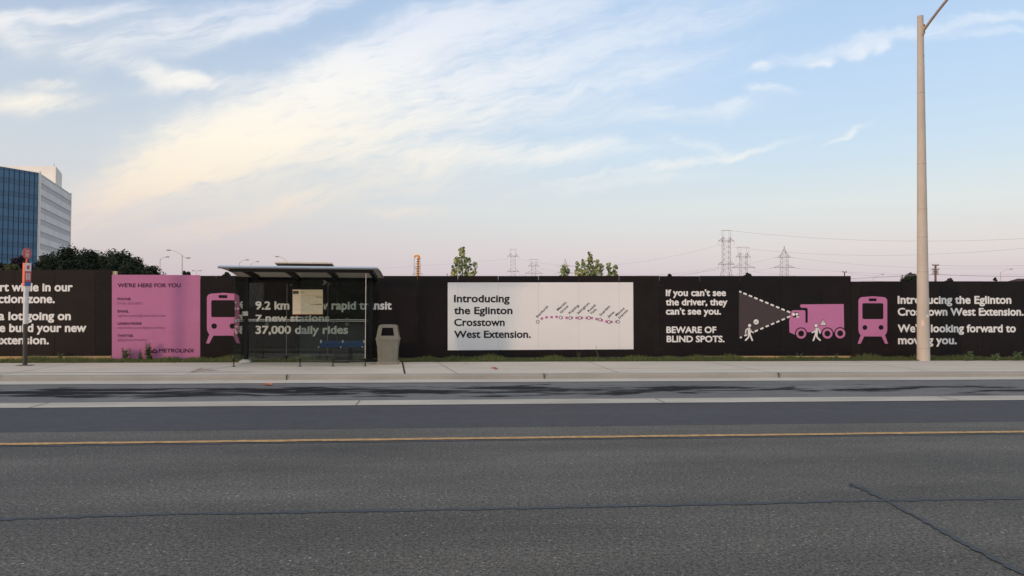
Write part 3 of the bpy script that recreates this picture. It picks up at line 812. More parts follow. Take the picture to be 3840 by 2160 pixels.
# solar panel on the roof
ys = YG+.35; A = PY(1030, 990, ys); B = PY(1245, 990, ys)
mb = MB(); rt = Matrix.Rotation(R(-8), 3, 'X')
mb.box(((A.x+B.x)/2, ys+.3, PY(1100, 991.5, ys).z), (B.x-A.x, .62, .035), 0, rt)
sp_ = mb.build('solar_panel', mat('solar_frame', (.60, .55, .46), .5, .4), t)
for f in (.2, .8): mb = MB(); mb.tube((A.x+(B.x-A.x)*f, ys+.35, roofz(.3)), (A.x+(B.x-A.x)*f, ys+.35, PY(1100, 992, ys).z), .018); mb.build('panel_bracket', galv, sp_)
# glass: three rear panes, left and right end panes, a front windscreen
def pane(p, q_, z0, z1, name='glass_pane'):
    mb = MB(); d = Vector((q_[0]-p[0], q_[1]-p[1], 0)); n = Vector((-d.y, d.x, 0)).normalized()*.004
    P0, P1 = Vector((p[0], p[1], 0)), Vector((q_[0], q_[1], 0))
    vs = [P0-n+Vector((0, 0, z0)), P1-n+Vector((0, 0, z0)), P1+n+Vector((0, 0, z0)), P0+n+Vector((0, 0, z0))]
    vs += [v+Vector((0, 0, z1-z0)) for v in vs]
    mb.add(vs, [(0, 3, 2, 1), (4, 5, 6, 7), (0, 1, 5, 4), (1, 2, 6, 5), (2, 3, 7, 6), (3, 0, 4, 7)])
    return mb.build(name, sh_glass, t)
zg0 = PY(1100, 1351, YP).z; zg1 = zb-.01
xs = [XPL+.055, SX(1075, YP), SX(1229, YP), XPR-.06]
for a, c in zip(xs, xs[1:]): pane((a+.006, YP), (c-.006, YP), zg0, zg1)
zf0 = PY(1200, 1356, YG).z
zf1 = zfb-.015
pane((SX(1127, YG), YG), (XR_-.012, YG), zf0, zf1)
pane((XL_, YG), (XPL-.03, YP-.06), zf0, zf1-.08)
pane((XR_, YG+.01), (XPR-.03, YP-.06), zf0, zf1-.08)
for px in (879, 1127, 1250, 1371):
    X = SX(px, YG); mb = MB(); mb.tube((X, YG, ZS), (X, YG, zf0+.06), .014); mb.tube((X, YG-.02, zf0+.05), (X, YG+.02, zf0+.05), .032, n=12)
    mb.box((X, YG, ZS+.006), (.09, .07, .012)); mb.build('glass_foot', black_metal, t)
for px in (1075, 1229):
    X = SX(px, YP); mb = MB(); mb.tube((X, YP-.02, PY(px, 1338, YP).z), (X, YP+.02, PY(px, 1338, YP).z), .04, n=12); mb.tube((X, YP, ZS), (X, YP, zg0+.1), .012); mb.build('glass_clamp', black_metal, t)
mb = MB(); mb.tube((XR_, YG-.005, zf0+.02), (XR_, YG-.005, zf1), .009); mb.build('glass_edge_trim', galv, t)
mb = MB(); mb.tube((XL_, YG-.003, zf0), (XL_, YG-.003, zf1), .006, n=6); mb.build('glass_edge_trim', black_metal, t)
for px in (1075, 1229):
    mb = MB(); mb.box((SX(px, YP), YP, (zg0+zg1)/2), (.012, .012, zg1-zg0)); mb.build('pane_joint', mat('joint_grey', (.16, .16, .16), .6, .3), t)
zh = PY(1150, 1201, YP).z
rail_m = mat('rail_metal', (.5, .52, .52), .4, .5, .1, 9., metallic=.3)
for dz in (.02, -.022):
    mb = MB(); mb.box(((XPL+XPR)/2, YP-.03, zh+dz), (XPR-XPL-.10, .03, .017)); mb.build('rail', rail_m, t)
    mb = MB(); mb.path([(XPL-.04, YP-.05, zh+dz), (XL_+.02, YG+.03, zh+dz)], .009, 6); mb.build('rail', rail_m, t)
# round stickers on the glass
for px, py in ((1301, 1199), (1301, 1215), (1001, 1215), (1251, 1205)):
    mb = MB(); disc2(mb, px, py, 6.6, .012, 0, 20, 5.2, Y=YP-.04); disc2(mb, px, py, 3.4, .012, 0, 14, 2.2, Y=YP-.04); mb.build('ring_sticker', mat('sticker', (.17, .17, .16), .6, .3), t)
# notice box on left post
p = PY(921, 1176, YP-.06); mb = MB(); mb.box((p.x, YP-.07, p.z), (.14, .03, .125)); nb = mb.build('notice_box', galv, t)
# framed map on the rear glass
ym = YP-.09; A, B = PY(1095.5, 1083, ym), PY(1212.5, 1182, ym)
mb = MB(); mb.box(((A.x+B.x)/2, ym+.02, (A.z+B.z)/2), (B.x-A.x, .035, A.z-B.z)); fr = mb.build('map_frame', black_metal, t)
mb = MB(); q0 = lambda x, y, o=.004: FP(x, y, o, ym)
def rect_m(x0, y0, x1, y1, o, mi): mb.poly([q0(x0, y0, o), q0(x1, y0, o), q0(x1, y1, o), q0(x0, y1, o)], mi)
rect_m(1097.5, 1086, 1210.5, 1179, .004, 0)
Zm = lambda x, y: (750+x/2.862, 960+y/2.862)
rect_m(*Zm(998, 374), *Zm(1060, 408), .006, 1)
random.seed(3)
for i in range(4): x, y = Zm(1075, 376+i*9); rect_m(x, y, x+random.uniform(12, 24), y+1.2, .006, 1 if i in (0, 2) else 3)
for (x0, y0, x1, y1) in ((1240, 438, 1308, 445), (1212, 517, 1308, 523)): rect_m(*Zm(x0, y0), *Zm(x1, y1), .006, 1)
rect_m(*Zm(1195, 519), *Zm(1240, 523), .0064, 2); rect_m(*Zm(1000, 424), *Zm(1310, 427), .0058, 3); rect_m(*Zm(992, 622), *Zm(1316, 629), .0062, 2)
rect_m(*Zm(1080, 440), *Zm(1230, 600), .0052, 4)
for i in range(26):
    x, y = Zm(random.uniform(1000, 1270), random.uniform(440, 600)); rect_m(x, y, x+random.uniform(4, 18), y+.7, .0068+.0001*i, 3)
for i in range(12):
    x, y = Zm(random.uniform(1010, 1290), random.uniform(440, 560)); rect_m(x, y, x+.6, y+random.uniform(4, 16), .0094+.0001*i, 3)
mb.build('map_sheet', [mat('map_paper', (.80, .70, .55), .5, .3, .05), mat('map_dark', (.08, .09, .06), .6, .2), mat('map_red', (.6, .22, .12), .6, .2), mat('map_faint', (.55, .50, .40), .6, .2), mat('map_tint', (.78, .71, .57), .6, .2)], fr)

# bench under the shelter
yb = YP-.22
A, B = PY(1199, 1300, yb), PY(1364, 1300, yb); xm = (A.x+B.x)/2
t2 = thing('bench', 'blue bench seat on a dark pedestal inside the bus shelter', 'bench', (xm, yb, ZS))
blue = mat('blue_plastic', (.009, .034, .105), .55, .2, .1, 6.)
zt_ = PY(1280, 1279, yb).z; zs_ = PY(1280, 1302.5, yb).z
mb = MB(); L = B.x-A.x
prof = [(-.40, zs_), (-.42, zs_+.03), (-.38, zs_+.055), (-.10, zs_+.045), (-.02, zs_+.09), (.01, zt_), (.04, zt_), (.035, zs_+.07), (-.04, zs_+.005)]
mb.loft([[(x, yb+.2+p, z_) for p, z_ in prof] for x in (A.x, A.x+.02, B.x-.02, B.x)])
mb.build('seat', blue, t2)
for px in (1195.5, 1278.5, 1360):
    p = PY(px, 1286, yb-.18); mb = MB(); mb.box((p.x, yb+.22, zt_-.03), (.045, .06, .09)); mb.tube((p.x, yb-.225, zs_+.02), (p.x, yb-.175, zs_+.02), .02, n=10); mb.build('clip', mat('steel', (.6, .6, .58), .3, .5, .05, 9., metallic=.7), t2)
a, c = PY(1250, 1340, yb).x, PY(1313, 1340, yb).x
mb = MB(); mb.loft([rrect((a+c)/2, yb, ZS, (c-a)/2, .16, .03), rrect((a+c)/2, yb, zs_+.005, (c-a)/2, .16, .03)]); mb.build('pedestal', mat('pedestal', (.014, .015, .016), .6, .3), t2)

# =============================================================== LITTER BIN
yb = PG(1455, 1367, ZS).y+.3
p0 = PG(1455, 1367, ZS); xc = PY(1455, 1367, yb).x
s_ = yb/F*.97
t3 = thing('litter_bin', 'beige plastic litter bin with open hood beside the bus shelter', 'litter bin', (xc, yb, ZS))
beige = mat('bin_plastic', (.225, .205, .168), .6, .3, .08, 9., bump=.15, bscale=200.)
mb = MB(); w = 42*s_
mb.loft([rrect(xc, yb, ZS, w, w, .03), rrect(xc, yb, ZS+.05, w, w, .03), rrect(xc, yb, ZS+.08, w*.93, w*.93, .03)]); mb.build('base', beige, t3, True)
z1, z2, z3 = ZS+.08, ZS+96*s_, ZS+150*s_
mb = MB(); wa, wb = 35.5*s_, 43*s_
mb.loft([rrect(xc, yb, z1, wa, wa, .04), rrect(xc, yb, z1+.62*(z2-z1), wa*1.09, wa*1.09, .04), rrect(xc, yb, z2-.11, wb*.97, wb*.97, .05), rrect(xc, yb, z2-.03, wb, wb, .05)]); bd = mb.build('body', beige, t3, True)
mb = MB()                                             # raised panel edges on the body faces
for sx in (-.62, .62): mb.path([(xc+sx*wa*1.0, yb-wa-.004, z1+.06), (xc+sx*wa*1.08, yb-wa*1.09-.002, z1+.6*(z2-z1))], .006, 5)
mb.build('body_rib', beige, bd)
mb = MB()
mb.loft([rrect(xc, yb, z2-.035, wb*1.03, wb*1.03, .05), rrect(xc, yb, z2+.012, wb*1.04, wb*1.04, .05), rrect(xc, yb, z2+.03, wb*1.0, wb*1.0, .05)])
wt = 33.5*s_; zh0, zh1 = z2+.025, z3-.055
def sect(z, w): return [Vector((xc-w, yb-w, z)), Vector((xc+w, yb-w, z)), Vector((xc+w, yb+w, z)), Vector((xc-w, yb+w, z))]
lo, hi = sect(zh0, wb*.98), sect(zh1, wt*1.04)
for i in range(4):
    j = (i+1) % 4; a, b2, c, d = lo[i], lo[j], hi[j], hi[i]
    bil = lambda u_, v_: (a.lerp(b2, u_)).lerp(d.lerp(c, u_), v_)
    q = [bil(.20, .20), bil(.80, .20), bil(.78, .90), bil(.22, .90)]
    o = [a, b2, c, d]
    nrm = (b2-a).cross(d-a).normalized()
    for k in range(4): mb.quad(o[k], o[(k+1) % 4], q[(k+1) % 4], q[k])
    q2 = [v-nrm*.03 for v in q]
    for k in range(4): mb.quad(q[k], q[(k+1) % 4], q2[(k+1) % 4], q2[k])
mb.loft([rrect(xc, yb, zh1-.003, wt*1.03, wt*1.03, .03), rrect(xc, yb, zh1+.03, wt*1.0, wt*1.0, .04), rrect(xc, yb, z3-.008, wt*.8, wt*.8, .05), rrect(xc, yb, z3, wt*.4, wt*.4, .05)])
hd = mb.build('hood', beige, t3)
mb = MB(); mb.loft([rrect(xc, yb, z2+.03, wb*.84, wb*.84, .03), rrect(xc, yb, zh1-.01, wt*.86, wt*.86, .03)]); mb.build('hood_shade', mat('shade_black', (.010, .008, .008), .8, .1), hd)  # near-black core paints the shade inside the hood openings

# =============================================================== BUS STOP POLE
pb = PG(93.5, 1371, ZS)
t4 = thing('bus_stop_pole', 'bus stop pole with red disc and white upper sleeve, at left on the sidewalk', 'bus stop', pb)
Yb = pb.y
def BP(px, py): return PY(px, py, Yb)
dark_pole = mat('dark_pole', (.055, .048, .042), .6, .3, .2, 9.); white_sleeve = mat('white_sleeve', (.60, .60, .60), .4, .4, .08, 7.)
red_sign = mat('red_sign', (.44, .085, .075), .45, .4, .06); orange_sign = mat('orange_sign', (.80, .17, .08), .45, .4, .06); blue_sign = mat('blue_sign', (.03, .12, .32), .45, .4); sign_white = mat('sign_white', (.62, .62, .64), .45, .4)
mb = MB(); mb.tube(pb, BP(95.5, 1214), .056, .053, 14); mb.build('pole', dark_pole, t4, True)
mb = MB(); mb.box(pb+Vector((0, 0, .008)), (.34, .24, .016)); mb.build('base_plate', mat('base_plate', (.16, .14, .12), .7, .3), t4)
mb = MB(); mb.tube(BP(95.6, 1215), BP(98.5, 1060), .062, .060, 14); mb.build('sleeve', white_sleeve, t4, True)
mb = MB(); mb.tube(BP(98.5, 1070), BP(100.3, 950), .02, .018, 10); mb.build('mast', orange_sign, t4, True)
vw = Vector((EYE.x-pb.x, EYE.y-pb.y, 0)).normalized()
n1 = Matrix.Rotation(R(24), 3, 'Z') @ vw; rt = Vector((-n1.y, n1.x, 0))        # front normal, panel right
fl_c = BP(100, 1030); zc0, zc1 = BP(100, 1073).z, BP(100, 986).z
def flag(w0, w1, d0, d1, za, zb_, m, name, par=t4):
    mb = MB(); P = lambda a, c, z: Vector((fl_c.x, fl_c.y, 0))+rt*a+n1*c+Vector((0, 0, z))
    vs = [P(w0, d0, za), P(w1, d0, za), P(w1, d1, za), P(w0, d1, za), P(w0, d0, zb_), P(w1, d0, zb_), P(w1, d1, zb_), P(w0, d1, zb_)]
    mb.add(vs, [(0, 1, 2, 3), (4, 7, 6, 5), (0, 4, 5, 1), (1, 5, 6, 2), (2, 6, 7, 3), (3, 7, 4, 0)]); return mb.build(name, m, par)
box_ = flag(-.075, .085, -.06, .055, zc0, zc1, orange_sign, 'sign_box')
zz = lambda y: BP(103, y).z
flag(-.070, .080, .0555, .060, zz(1017), zz(986.5), sign_white, 'sign_panel', box_)
flag(-.070, .080, .0555, .060, zz(1056), zz(1017.6), red_sign, 'sign_panel', box_)
flag(-.070, .080, .0555, .060, zz(1072.5), zz(1056.6), blue_sign, 'sign_panel', box_)
for x in (-.045, -.005, .035): flag(x, x+.02, .0605, .0615, zz(1050), zz(1024), sign_white, 'sign_text', box_)
flag(-.03, .04, .0605, .0615, zz(1010), zz(996), red_sign, 'sign_text', box_)
n2 = Matrix.Rotation(R(50), 3, 'Z') @ vw; n2.z = .05; n2.normalize(); r2 = Vector((-n2.y, n2.x, 0)).normalized(); u2 = n2.cross(r2)*-1
if u2.z < 0: u2 = -u2
u2 = (u2+r2*.10).normalized()
dc = BP(101, 950)
def disc3(mb, c, r, off, mi, n=28, r_in=None):
    o = [c+n2*off+(r2*math.cos(2*math.pi*i/n)+u2*math.sin(2*math.pi*i/n))*r for i in range(n)]
    mb.poly(o, mi)
mb = MB(); rd = .150
mb.loft([[dc+n2*o_+(r2*math.cos(2*math.pi*i/28)+u2*math.sin(2*math.pi*i/28))*rd for i in range(28)] for o_ in (-.008, .008)])
ds = mb.build('disc', red_sign, t4)
mb = MB()
def rect3(x0, y0, x1, y1, off, mi=0): mb.poly([dc+n2*off+r2*x+u2*y for x, y in ((x0, y0), (x1, y0), (x1, y1), (x0, y1))], mi)
rect3(-.06, -.055, .06, .05, .0095); rect3(-.045, .0, .045, .035, .0108, 1)
for x in (-.04, .025): rect3(x, -.04, x+.018, -.025, .0108, 1)
rect3(-.05, -.075, -.02, -.055, .0095); rect3(.02, -.075, .05, -.055, .0095)
rect3(-.07, .066, .07, .082, .0095); rect3(-.06, -.1, .06, -.088, .0095)
mb.build('bus_symbol', [mat('symbol_white', (.62, .45, .43), .5, .3), red_sign], ds)

# =============================================================== STREET LAMP (near)
pl = PG(3463, 1352, ZS); pl.y = min(pl.y, YF-.30); pl = PY(3463, 1350, pl.y); pl.z = ZS
t5 = thing('street_lamp', 'tall beige concrete street lamp pole standing before the lower hoarding section', 'street lamp', pl)
con = mat('lamp_concrete', (.50, .45, .385), .75, .25, .10, 2.5, bump=.2, bscale=90., stretch=(1, 1, .35))
zt = PY(3448, 60, pl.y).z
d_ = (pl-EYE).dot(_f); rb = 22.6*d_/F; rtp = 10.8*d_/F
mb = MB(); NS = 24
mb.loft([[(pl.x+(rb+(rtp-rb)*(f**.92))*math.cos(2*math.pi*i/20), pl.y+(rb+(rtp-rb)*(f**.92))*math.sin(2*math.pi*i/20), ZS+(zt-ZS)*f) for i in range(20)] for f in [k/NS for k in range(NS+1)]])
pole = mb.build('pole', con, t5, True)
zk = lambda py: PY(3450, py, pl.y).z
mb = MB()
for py in (350, 615, 785, 890, 1020, 1305):
    f = (zk(py)-ZS)/(zt-ZS); r_ = rb+(rtp-rb)*f**.92
    mb = MB(); mb.tube((pl.x, pl.y, zk(py)-.006), (pl.x, pl.y, zk(py)+.006), r_+.003, n=20); mb.build('hairline_band', mat('band', (.38, .33, .28), .8, .2), pole)
za_ = zk(113)
mb = MB(); mb.box((pl.x+.03, pl.y-rtp*1.02, za_), (.10, .05, .31)); mb.build('bracket', mat('bracket', (.52, .45, .37), .5, .4), pole)
bolt_m = mat('bolt', (.08, .07, .06), .6, .4)
for dz in (.11, -.10): mb = MB(); mb.tube((pl.x+.03, pl.y-rtp-.035, za_+dz), (pl.x+.03, pl.y-rtp-.06, za_+dz), .02, n=6); mb.build('bolt', bolt_m, pole)
for py in (137, 213): mb = MB(); mb.tube((pl.x+.035, pl.y-rtp*1.0, zk(py)), (pl.x+.035, pl.y-rtp*1.15, zk(py)), .017, n=8); mb.build('bolt', bolt_m, pole)
A = Vector((pl.x+.05, pl.y-rtp-.02, za_-.02)); arm = []
for i in range(11):
    f = i/10; arm.append(A+Vector((0, -3.2*f, 1.75*f-.75*f*f)))
mb = MB(); mb.path(arm, [.043-.01*i/10 for i in range(11)], 12); mb.build('arm', mat('arm_metal', (.50, .40, .33), .4, .5, .1, 6., metallic=.3), t5, True)
e = arm[-1]; mb = MB()
mb.loft([[(e.x+w*math.cos(2*math.pi*k/12), e.y-l, e.z+.02+hh_*math.sin(2*math.pi*k/12)) for k in range(12)] for l, w, hh_ in ((0, .05, .04), (.15, .12, .08), (.5, .15, .09), (.68, .08, .05))])
mb.build('lamp_head', galv, t5, True)
def on_pole(px, py, w, h, m, name):
    z = PY(px, py, pl.y).z; f = (z-ZS)/(zt-ZS); r_ = rb+(rtp-rb)*f**.92
    # bearing across the visible face of the pole
    c = PY(3463-(1350-py)*.0117, py, pl.y); dx = max(-.98, min(.98, (PY(px, py, pl.y).x-c.x)/r_))
    a0 = math.asin(dx); K = 5; mb = MB(); da = w*d_/F/r_
    pts = []
    for i in range(K+1):
        a = a0-da/2+da*i/K; pts.append((pl.x+(r_+.006)*math.sin(a+.55), pl.y-(r_+.006)*math.cos(a+.55)))
    hz = h*d_/F/2
    for (xa, ya), (xb, yb_) in zip(pts, pts[1:]): mb.quad((xa, ya, z-hz), (xb, yb_, z-hz), (xb, yb_, z+hz), (xa, ya, z+hz))
    mb.build(name, m, pole)
on_pole(3468, 1154, 15, 10, mat('red_tape', (.50, .17, .15), .6, .3), 'red_tape')
on_pole(3455, 1185, 12, 10, mat('white_tag', (.74, .70, .62), .5, .3), 'white_tag')
on_pole(3443, 1210, 9, 22, mat('pale_notice', (.66, .50, .44), .5, .3), 'notice')

# =============================================================== OFFICE BUILDING
D0 = 240.
def BPt(px, d): q = PD(px, 1100, d); return Vector((q.x, q.y, 0))
C0 = BPt(139, D0); Cs = BPt(258, D0*505/425.); Cf = BPt(0, D0*505/527.5)
fd = (Cf-C0).normalized(); Cf2 = C0+fd*34
sd = (Cs-C0).normalized(); bk = Cs+fd*34
zroof = PD(139, 646, D0).z
t6 = thing('office_building', 'blue glass and white office tower rising behind the trees at left', 'building', C0)
blue_glass = mat('blue_glazing', (.068, .168, .29), .3, .4, .12, .3); spandrel = mat('blue_spandrel', (.052, .128, .225), .35, .5, .08, .4); mull = mat('mullion', (.015, .035, .07), .5, .3)
wall_w = mat('building_white', (.80, .77, .71), .85, .1, .04, .3); band_g = mat('grey_band', (.55, .555, .57), .8, .1, .05, .3); pan_w = mat('white_band', (.74, .73, .74), .8, .1, .08, .2)
mb = MB(); cor = [C0, Cf2, bk, Cs]
for i in (1, 2): a, c = cor[i], cor[(i+1) % 4]; mb.quad(a, c, c+Vector((0, 0, zroof)), a+Vector((0, 0, zroof)))
mb.poly([p+Vector((0, 0, zroof)) for p in cor]); mb.build('wall', wall_w, t6)
NF = 11; fh = (zroof-.8)/NF
nf = Vector((-fd.y, fd.x, 0)); nf = nf if nf.dot(EYE-C0) > 0 else -nf
ns = Vector((-sd.y, sd.x, 0)); ns = ns if ns.dot(EYE-C0) > 0 else -ns
mb = MB()
for k in range(NF):
    z0 = k*fh
    for a, c, mi in ((0, .36, 1), (.36, 1., 0)): mb.quad(C0+Vector((0, 0, z0+a*fh)), Cf2+Vector((0, 0, z0+a*fh)), Cf2+Vector((0, 0, z0+c*fh)), C0+Vector((0, 0, z0+c*fh)), mi)
mb.quad(C0+Vector((0, 0, NF*fh)), Cf2+Vector((0, 0, NF*fh)), Cf2+Vector((0, 0, zroof)), C0+Vector((0, 0, zroof)), 1)
gw = mb.build('glass_facade', [blue_glass, spandrel], t6)
mb = MB(); bay = (Cf-C0).length/7.25
for i in range(1, int(34/bay)):
    p = C0+fd*bay*i+nf*.02; mb.box(p+Vector((0, 0, zroof/2)), (.16, .16, zroof-.2))
for k in range(NF+1):
    for dz in (0, .36*fh):
        z = k*fh+dz
        if z < zroof-.3: q = C0+fd*17+nf*.012; mb.box((q.x, q.y, z), (34, .05, .07), 0, Matrix.Rotation(math.atan2(fd.y, fd.x), 3, 'Z'))
mb.build('mullion_grid', mull, gw)
mb = MB(); p = C0+nf*.25; mb.box(p+Vector((0, 0, zroof/2+.2)), (.55, .55, zroof+.4)); pier = mat('pier', (.8, .78, .72), .6, .3, .04, .3); mb.build('corner_pier', pier, t6); mb = MB(); p = Cs+ns*.1; mb.box(p+Vector((0, 0, zroof/2+.15)), (.35, .35, zroof+.3)); mb.build('corner_pier', pier, t6)
mb = MB(); Ls = (Cs-C0).length
for k in range(NF):
    z0 = k*fh
    for a, c, mi in ((0, .45, 1), (.45, 1., 0)): mb.quad(C0+Vector((0, 0, z0+a*fh)), Cs+Vector((0, 0, z0+a*fh)), Cs+Vector((0, 0, z0+c*fh)), C0+Vector((0, 0, z0+c*fh)), mi)
mb.quad(C0+Vector((0, 0, NF*fh)), Cs+Vector((0, 0, NF*fh)), Cs+Vector((0, 0, zroof)), C0+Vector((0, 0, zroof)), 1)
for k in range(NF):                                  # thin drip lines above each window band
    q = C0+sd*Ls/2+ns*.03; mb.box((q.x, q.y, k*fh+.45*fh), (Ls, .10, .14), 2, Matrix.Rotation(math.atan2(sd.y, sd.x), 3, 'Z'))
mb.build('banded_facade', [pan_w, band_g, mat('drip', (.24, .25, .27), .5, .3)], t6)
# plant room on the roof
mb = MB(); p0 = C0+fd*-0+sd*13.5+fd*2.; zpt = PD(200, 621, D0*1.10).z
def PR(px, k): q = PD(px, 1100, D0*k); return Vector((q.x, q.y, 0))
a, c, d, e = PR(-60, 1.10), PR(200, 1.10), PR(224, 1.165), PR(-30, 1.2)
bt = zroof-.05
for i, (u_, v_) in enumerate(((a, c), (c, d), (d, e), (e, a))): mb.quad(u_+Vector((0, 0, bt)), v_+Vector((0, 0, bt)), v_+Vector((0, 0, zpt)), u_+Vector((0, 0, zpt)))
mb.poly([q+Vector((0, 0, zpt)) for q in (a, c, d, e)]); mb.build('plant_room', wall_w, t6)
mb = MB(); mb.tube(c+Vector((-.8, .4, zpt-.2)), c+Vector((-.8, .4, zpt+1.0)), .12); mb.build('vent_pipe', band_g, t6)

# =============================================================== TREES
def leaf_cloud(mb, clumps, per, leaf, nm, flat=.7, shape=4):
    for (c, r) in clumps:
        mi = random.randrange(nm)
        for _ in range(per):
            d = Vector((random.gauss(0, 1), random.gauss(0, 1), random.gauss(0, 1)*flat)).normalized()*r*random.uniform(.55, 1.08)
            p = c+d; n = (d.normalized()+Vector((random.uniform(-.8, .8), random.uniform(-.8, .8), random.uniform(-.3, .9)))).normalized()
            a = n.orthogonal().normalized(); a = Matrix.Rotation(random.uniform(0, 6.28), 3, n) @ a; b2 = n.cross(a); L = leaf*random.uniform(.6, 1.3)
            k = mi if random.random() < .7 else random.randrange(nm)
            if shape == 4: mb.add([p-a*L*.5, p+b2*L*.35, p+a*L*.5, p-b2*L*.35], [(0, 1, 2, 3)], k)
            else: mb.add([p, p+a*L*.25+b2*L*.42, p+a*L*.65+b2*L*.36, p+a*L, p+a*L*.65-b2*L*.36, p+a*L*.25-b2*L*.42], [(0, 1, 2, 3, 4, 5)], k)
bark = mat('bark', (.06, .045, .035), .9, .1, .25, 5.)
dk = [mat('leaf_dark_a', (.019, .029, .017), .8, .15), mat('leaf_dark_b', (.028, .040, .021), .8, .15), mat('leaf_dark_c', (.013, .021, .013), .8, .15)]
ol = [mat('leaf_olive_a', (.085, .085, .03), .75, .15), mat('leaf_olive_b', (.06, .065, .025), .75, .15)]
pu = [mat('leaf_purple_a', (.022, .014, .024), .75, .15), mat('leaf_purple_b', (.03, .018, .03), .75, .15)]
def tree(name, label, px, top, d, rpx, leaves, nclump=60, per=110, leaf=.34, asp=1.0, group='trees behind the hoarding', low=.25, cat='tree'):
    base = PD(px, 1160, d); base.z = 0; T_ = PD(px, top, d).z; r_ = rpx*d/F
    t = thing(name, label, cat, base, group)
    hc = min(T_*(1-low)/2, r_*1.2); cz = T_-hc
    mb = MB(); mb.path([base, base+Vector((.1, 0, T_*.4)), base+Vector((.05, .1, T_*.8))], [.05+T_*.018, .03+T_*.013, .03], 8)
    for i in range(6):
        a = i*1.05+random.random(); z = T_*random.uniform(.3, .6); mb.path([base+Vector((0, 0, z)), base+Vector((math.cos(a)*r_*.4, math.sin(a)*r_*.4, z+T_*.14)), base+Vector((math.cos(a)*r_*.7, math.sin(a)*r_*.7, z+T_*.22))], [T_*.008+.01, T_*.005+.008, .01], 5)
    mb.build('trunk', bark, t)
    cl = []
    for _ in range(nclump):
        d3 = Vector((random.gauss(0, 1), random.gauss(0, 1), random.gauss(0, 1))).normalized()*random.uniform(.45, .86)
        if d3.z < -.2: d3.z *= .7
        wz = 1-.25*max(0, d3.z)
        cr_ = r_*random.uniform(.20, .36)
        cl.append((base+Vector((d3.x*r_*wz, d3.y*r_*wz, cz+d3.z*(hc-cr_*.5))), cr_))
    for q in range(5): cl.append((Vector((base.x+random.uniform(-.3, .3)*r_, base.y+random.uniform(-.2, .2)*r_, T_-r_*(.2+.06*q))), r_*.22))
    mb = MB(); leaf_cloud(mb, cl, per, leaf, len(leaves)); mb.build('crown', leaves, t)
    return t
tree('broadleaf_tree', 'dark green tree at the foot of the white tower face, tallest of the row', 248, 916, 95, 116, dk, 110, 130, .30)
tree('broadleaf_tree', 'dark green tree with ragged top right of the tallest one', 340, 930, 98, 100, dk, 95, 130, .30)
tree('broadleaf_tree', 'rounded dark tree at right shoulder of the tree row, above pink panel edge', 436, 931, 96, 104, dk, 95, 130, .30)
tree('broadleaf_tree', 'lower dark tree sloping down behind the left top of the pink panel', 505, 962, 92, 84, dk, 70, 110, .28)
tree('broadleaf_tree', 'low dark tree between two street lamps above the pink panel', 572, 994, 90, 72, dk, 70, 110, .28)
tree('broadleaf_tree', 'green tree low in front of tower corner, left of the tallest tree', 175, 956, 90, 62, dk, 70, 110, .28)
tree('broadleaf_tree', 'small treetop at the foot of the double street lamp, over pink panel', 697, 1016, 130, 34, dk, 40, 80)
tree('purple_tree', 'dark purple leaved tree in front of the blue glass facade', 70, 960, 70, 44, pu, 60, 110, .24)
tree('broadleaf_tree', 'dark bush top at the extreme left edge below blue facade', -8, 985, 70, 34, dk, 30, 100, .28)
tree('olive_tree', 'olive green bushy treetop over left hoarding beside the purple tree', 32, 986, 66, 60, ol, 60, 110, .28)
tree('spruce_tree', 'tiny pointed treetop peeking over the hoarding left of bus shelter roof', 848, 1020, 150, 16, dk, 20, 60, .4)
tree('broadleaf_tree', 'small tree crown rising behind the tall concrete lamp pole', 3420, 1020, 160, 62, dk, 60, 100, .45)
tree('broadleaf_tree', 'low tree top right of the concrete lamp pole and wooden utility pole', 3562, 1043, 150, 32, dk, 36, 90, .4)
tree('broadleaf_tree', 'tiny round treetop above BEWARE OF BLIND SPOTS wording', 2511, 1027, 190, 10, dk, 14, 60, .4)
tree('broadleaf_tree', 'small dark treetop at foot of middle lattice tower behind the truck graphic', 2806, 1023, 190, 22, dk, 26, 80, .45)
tree('spruce_tree', 'tiny pointed treetop beside the distant lamp near right edge', 3734, 1041, 170, 7, dk, 10, 50, .35)

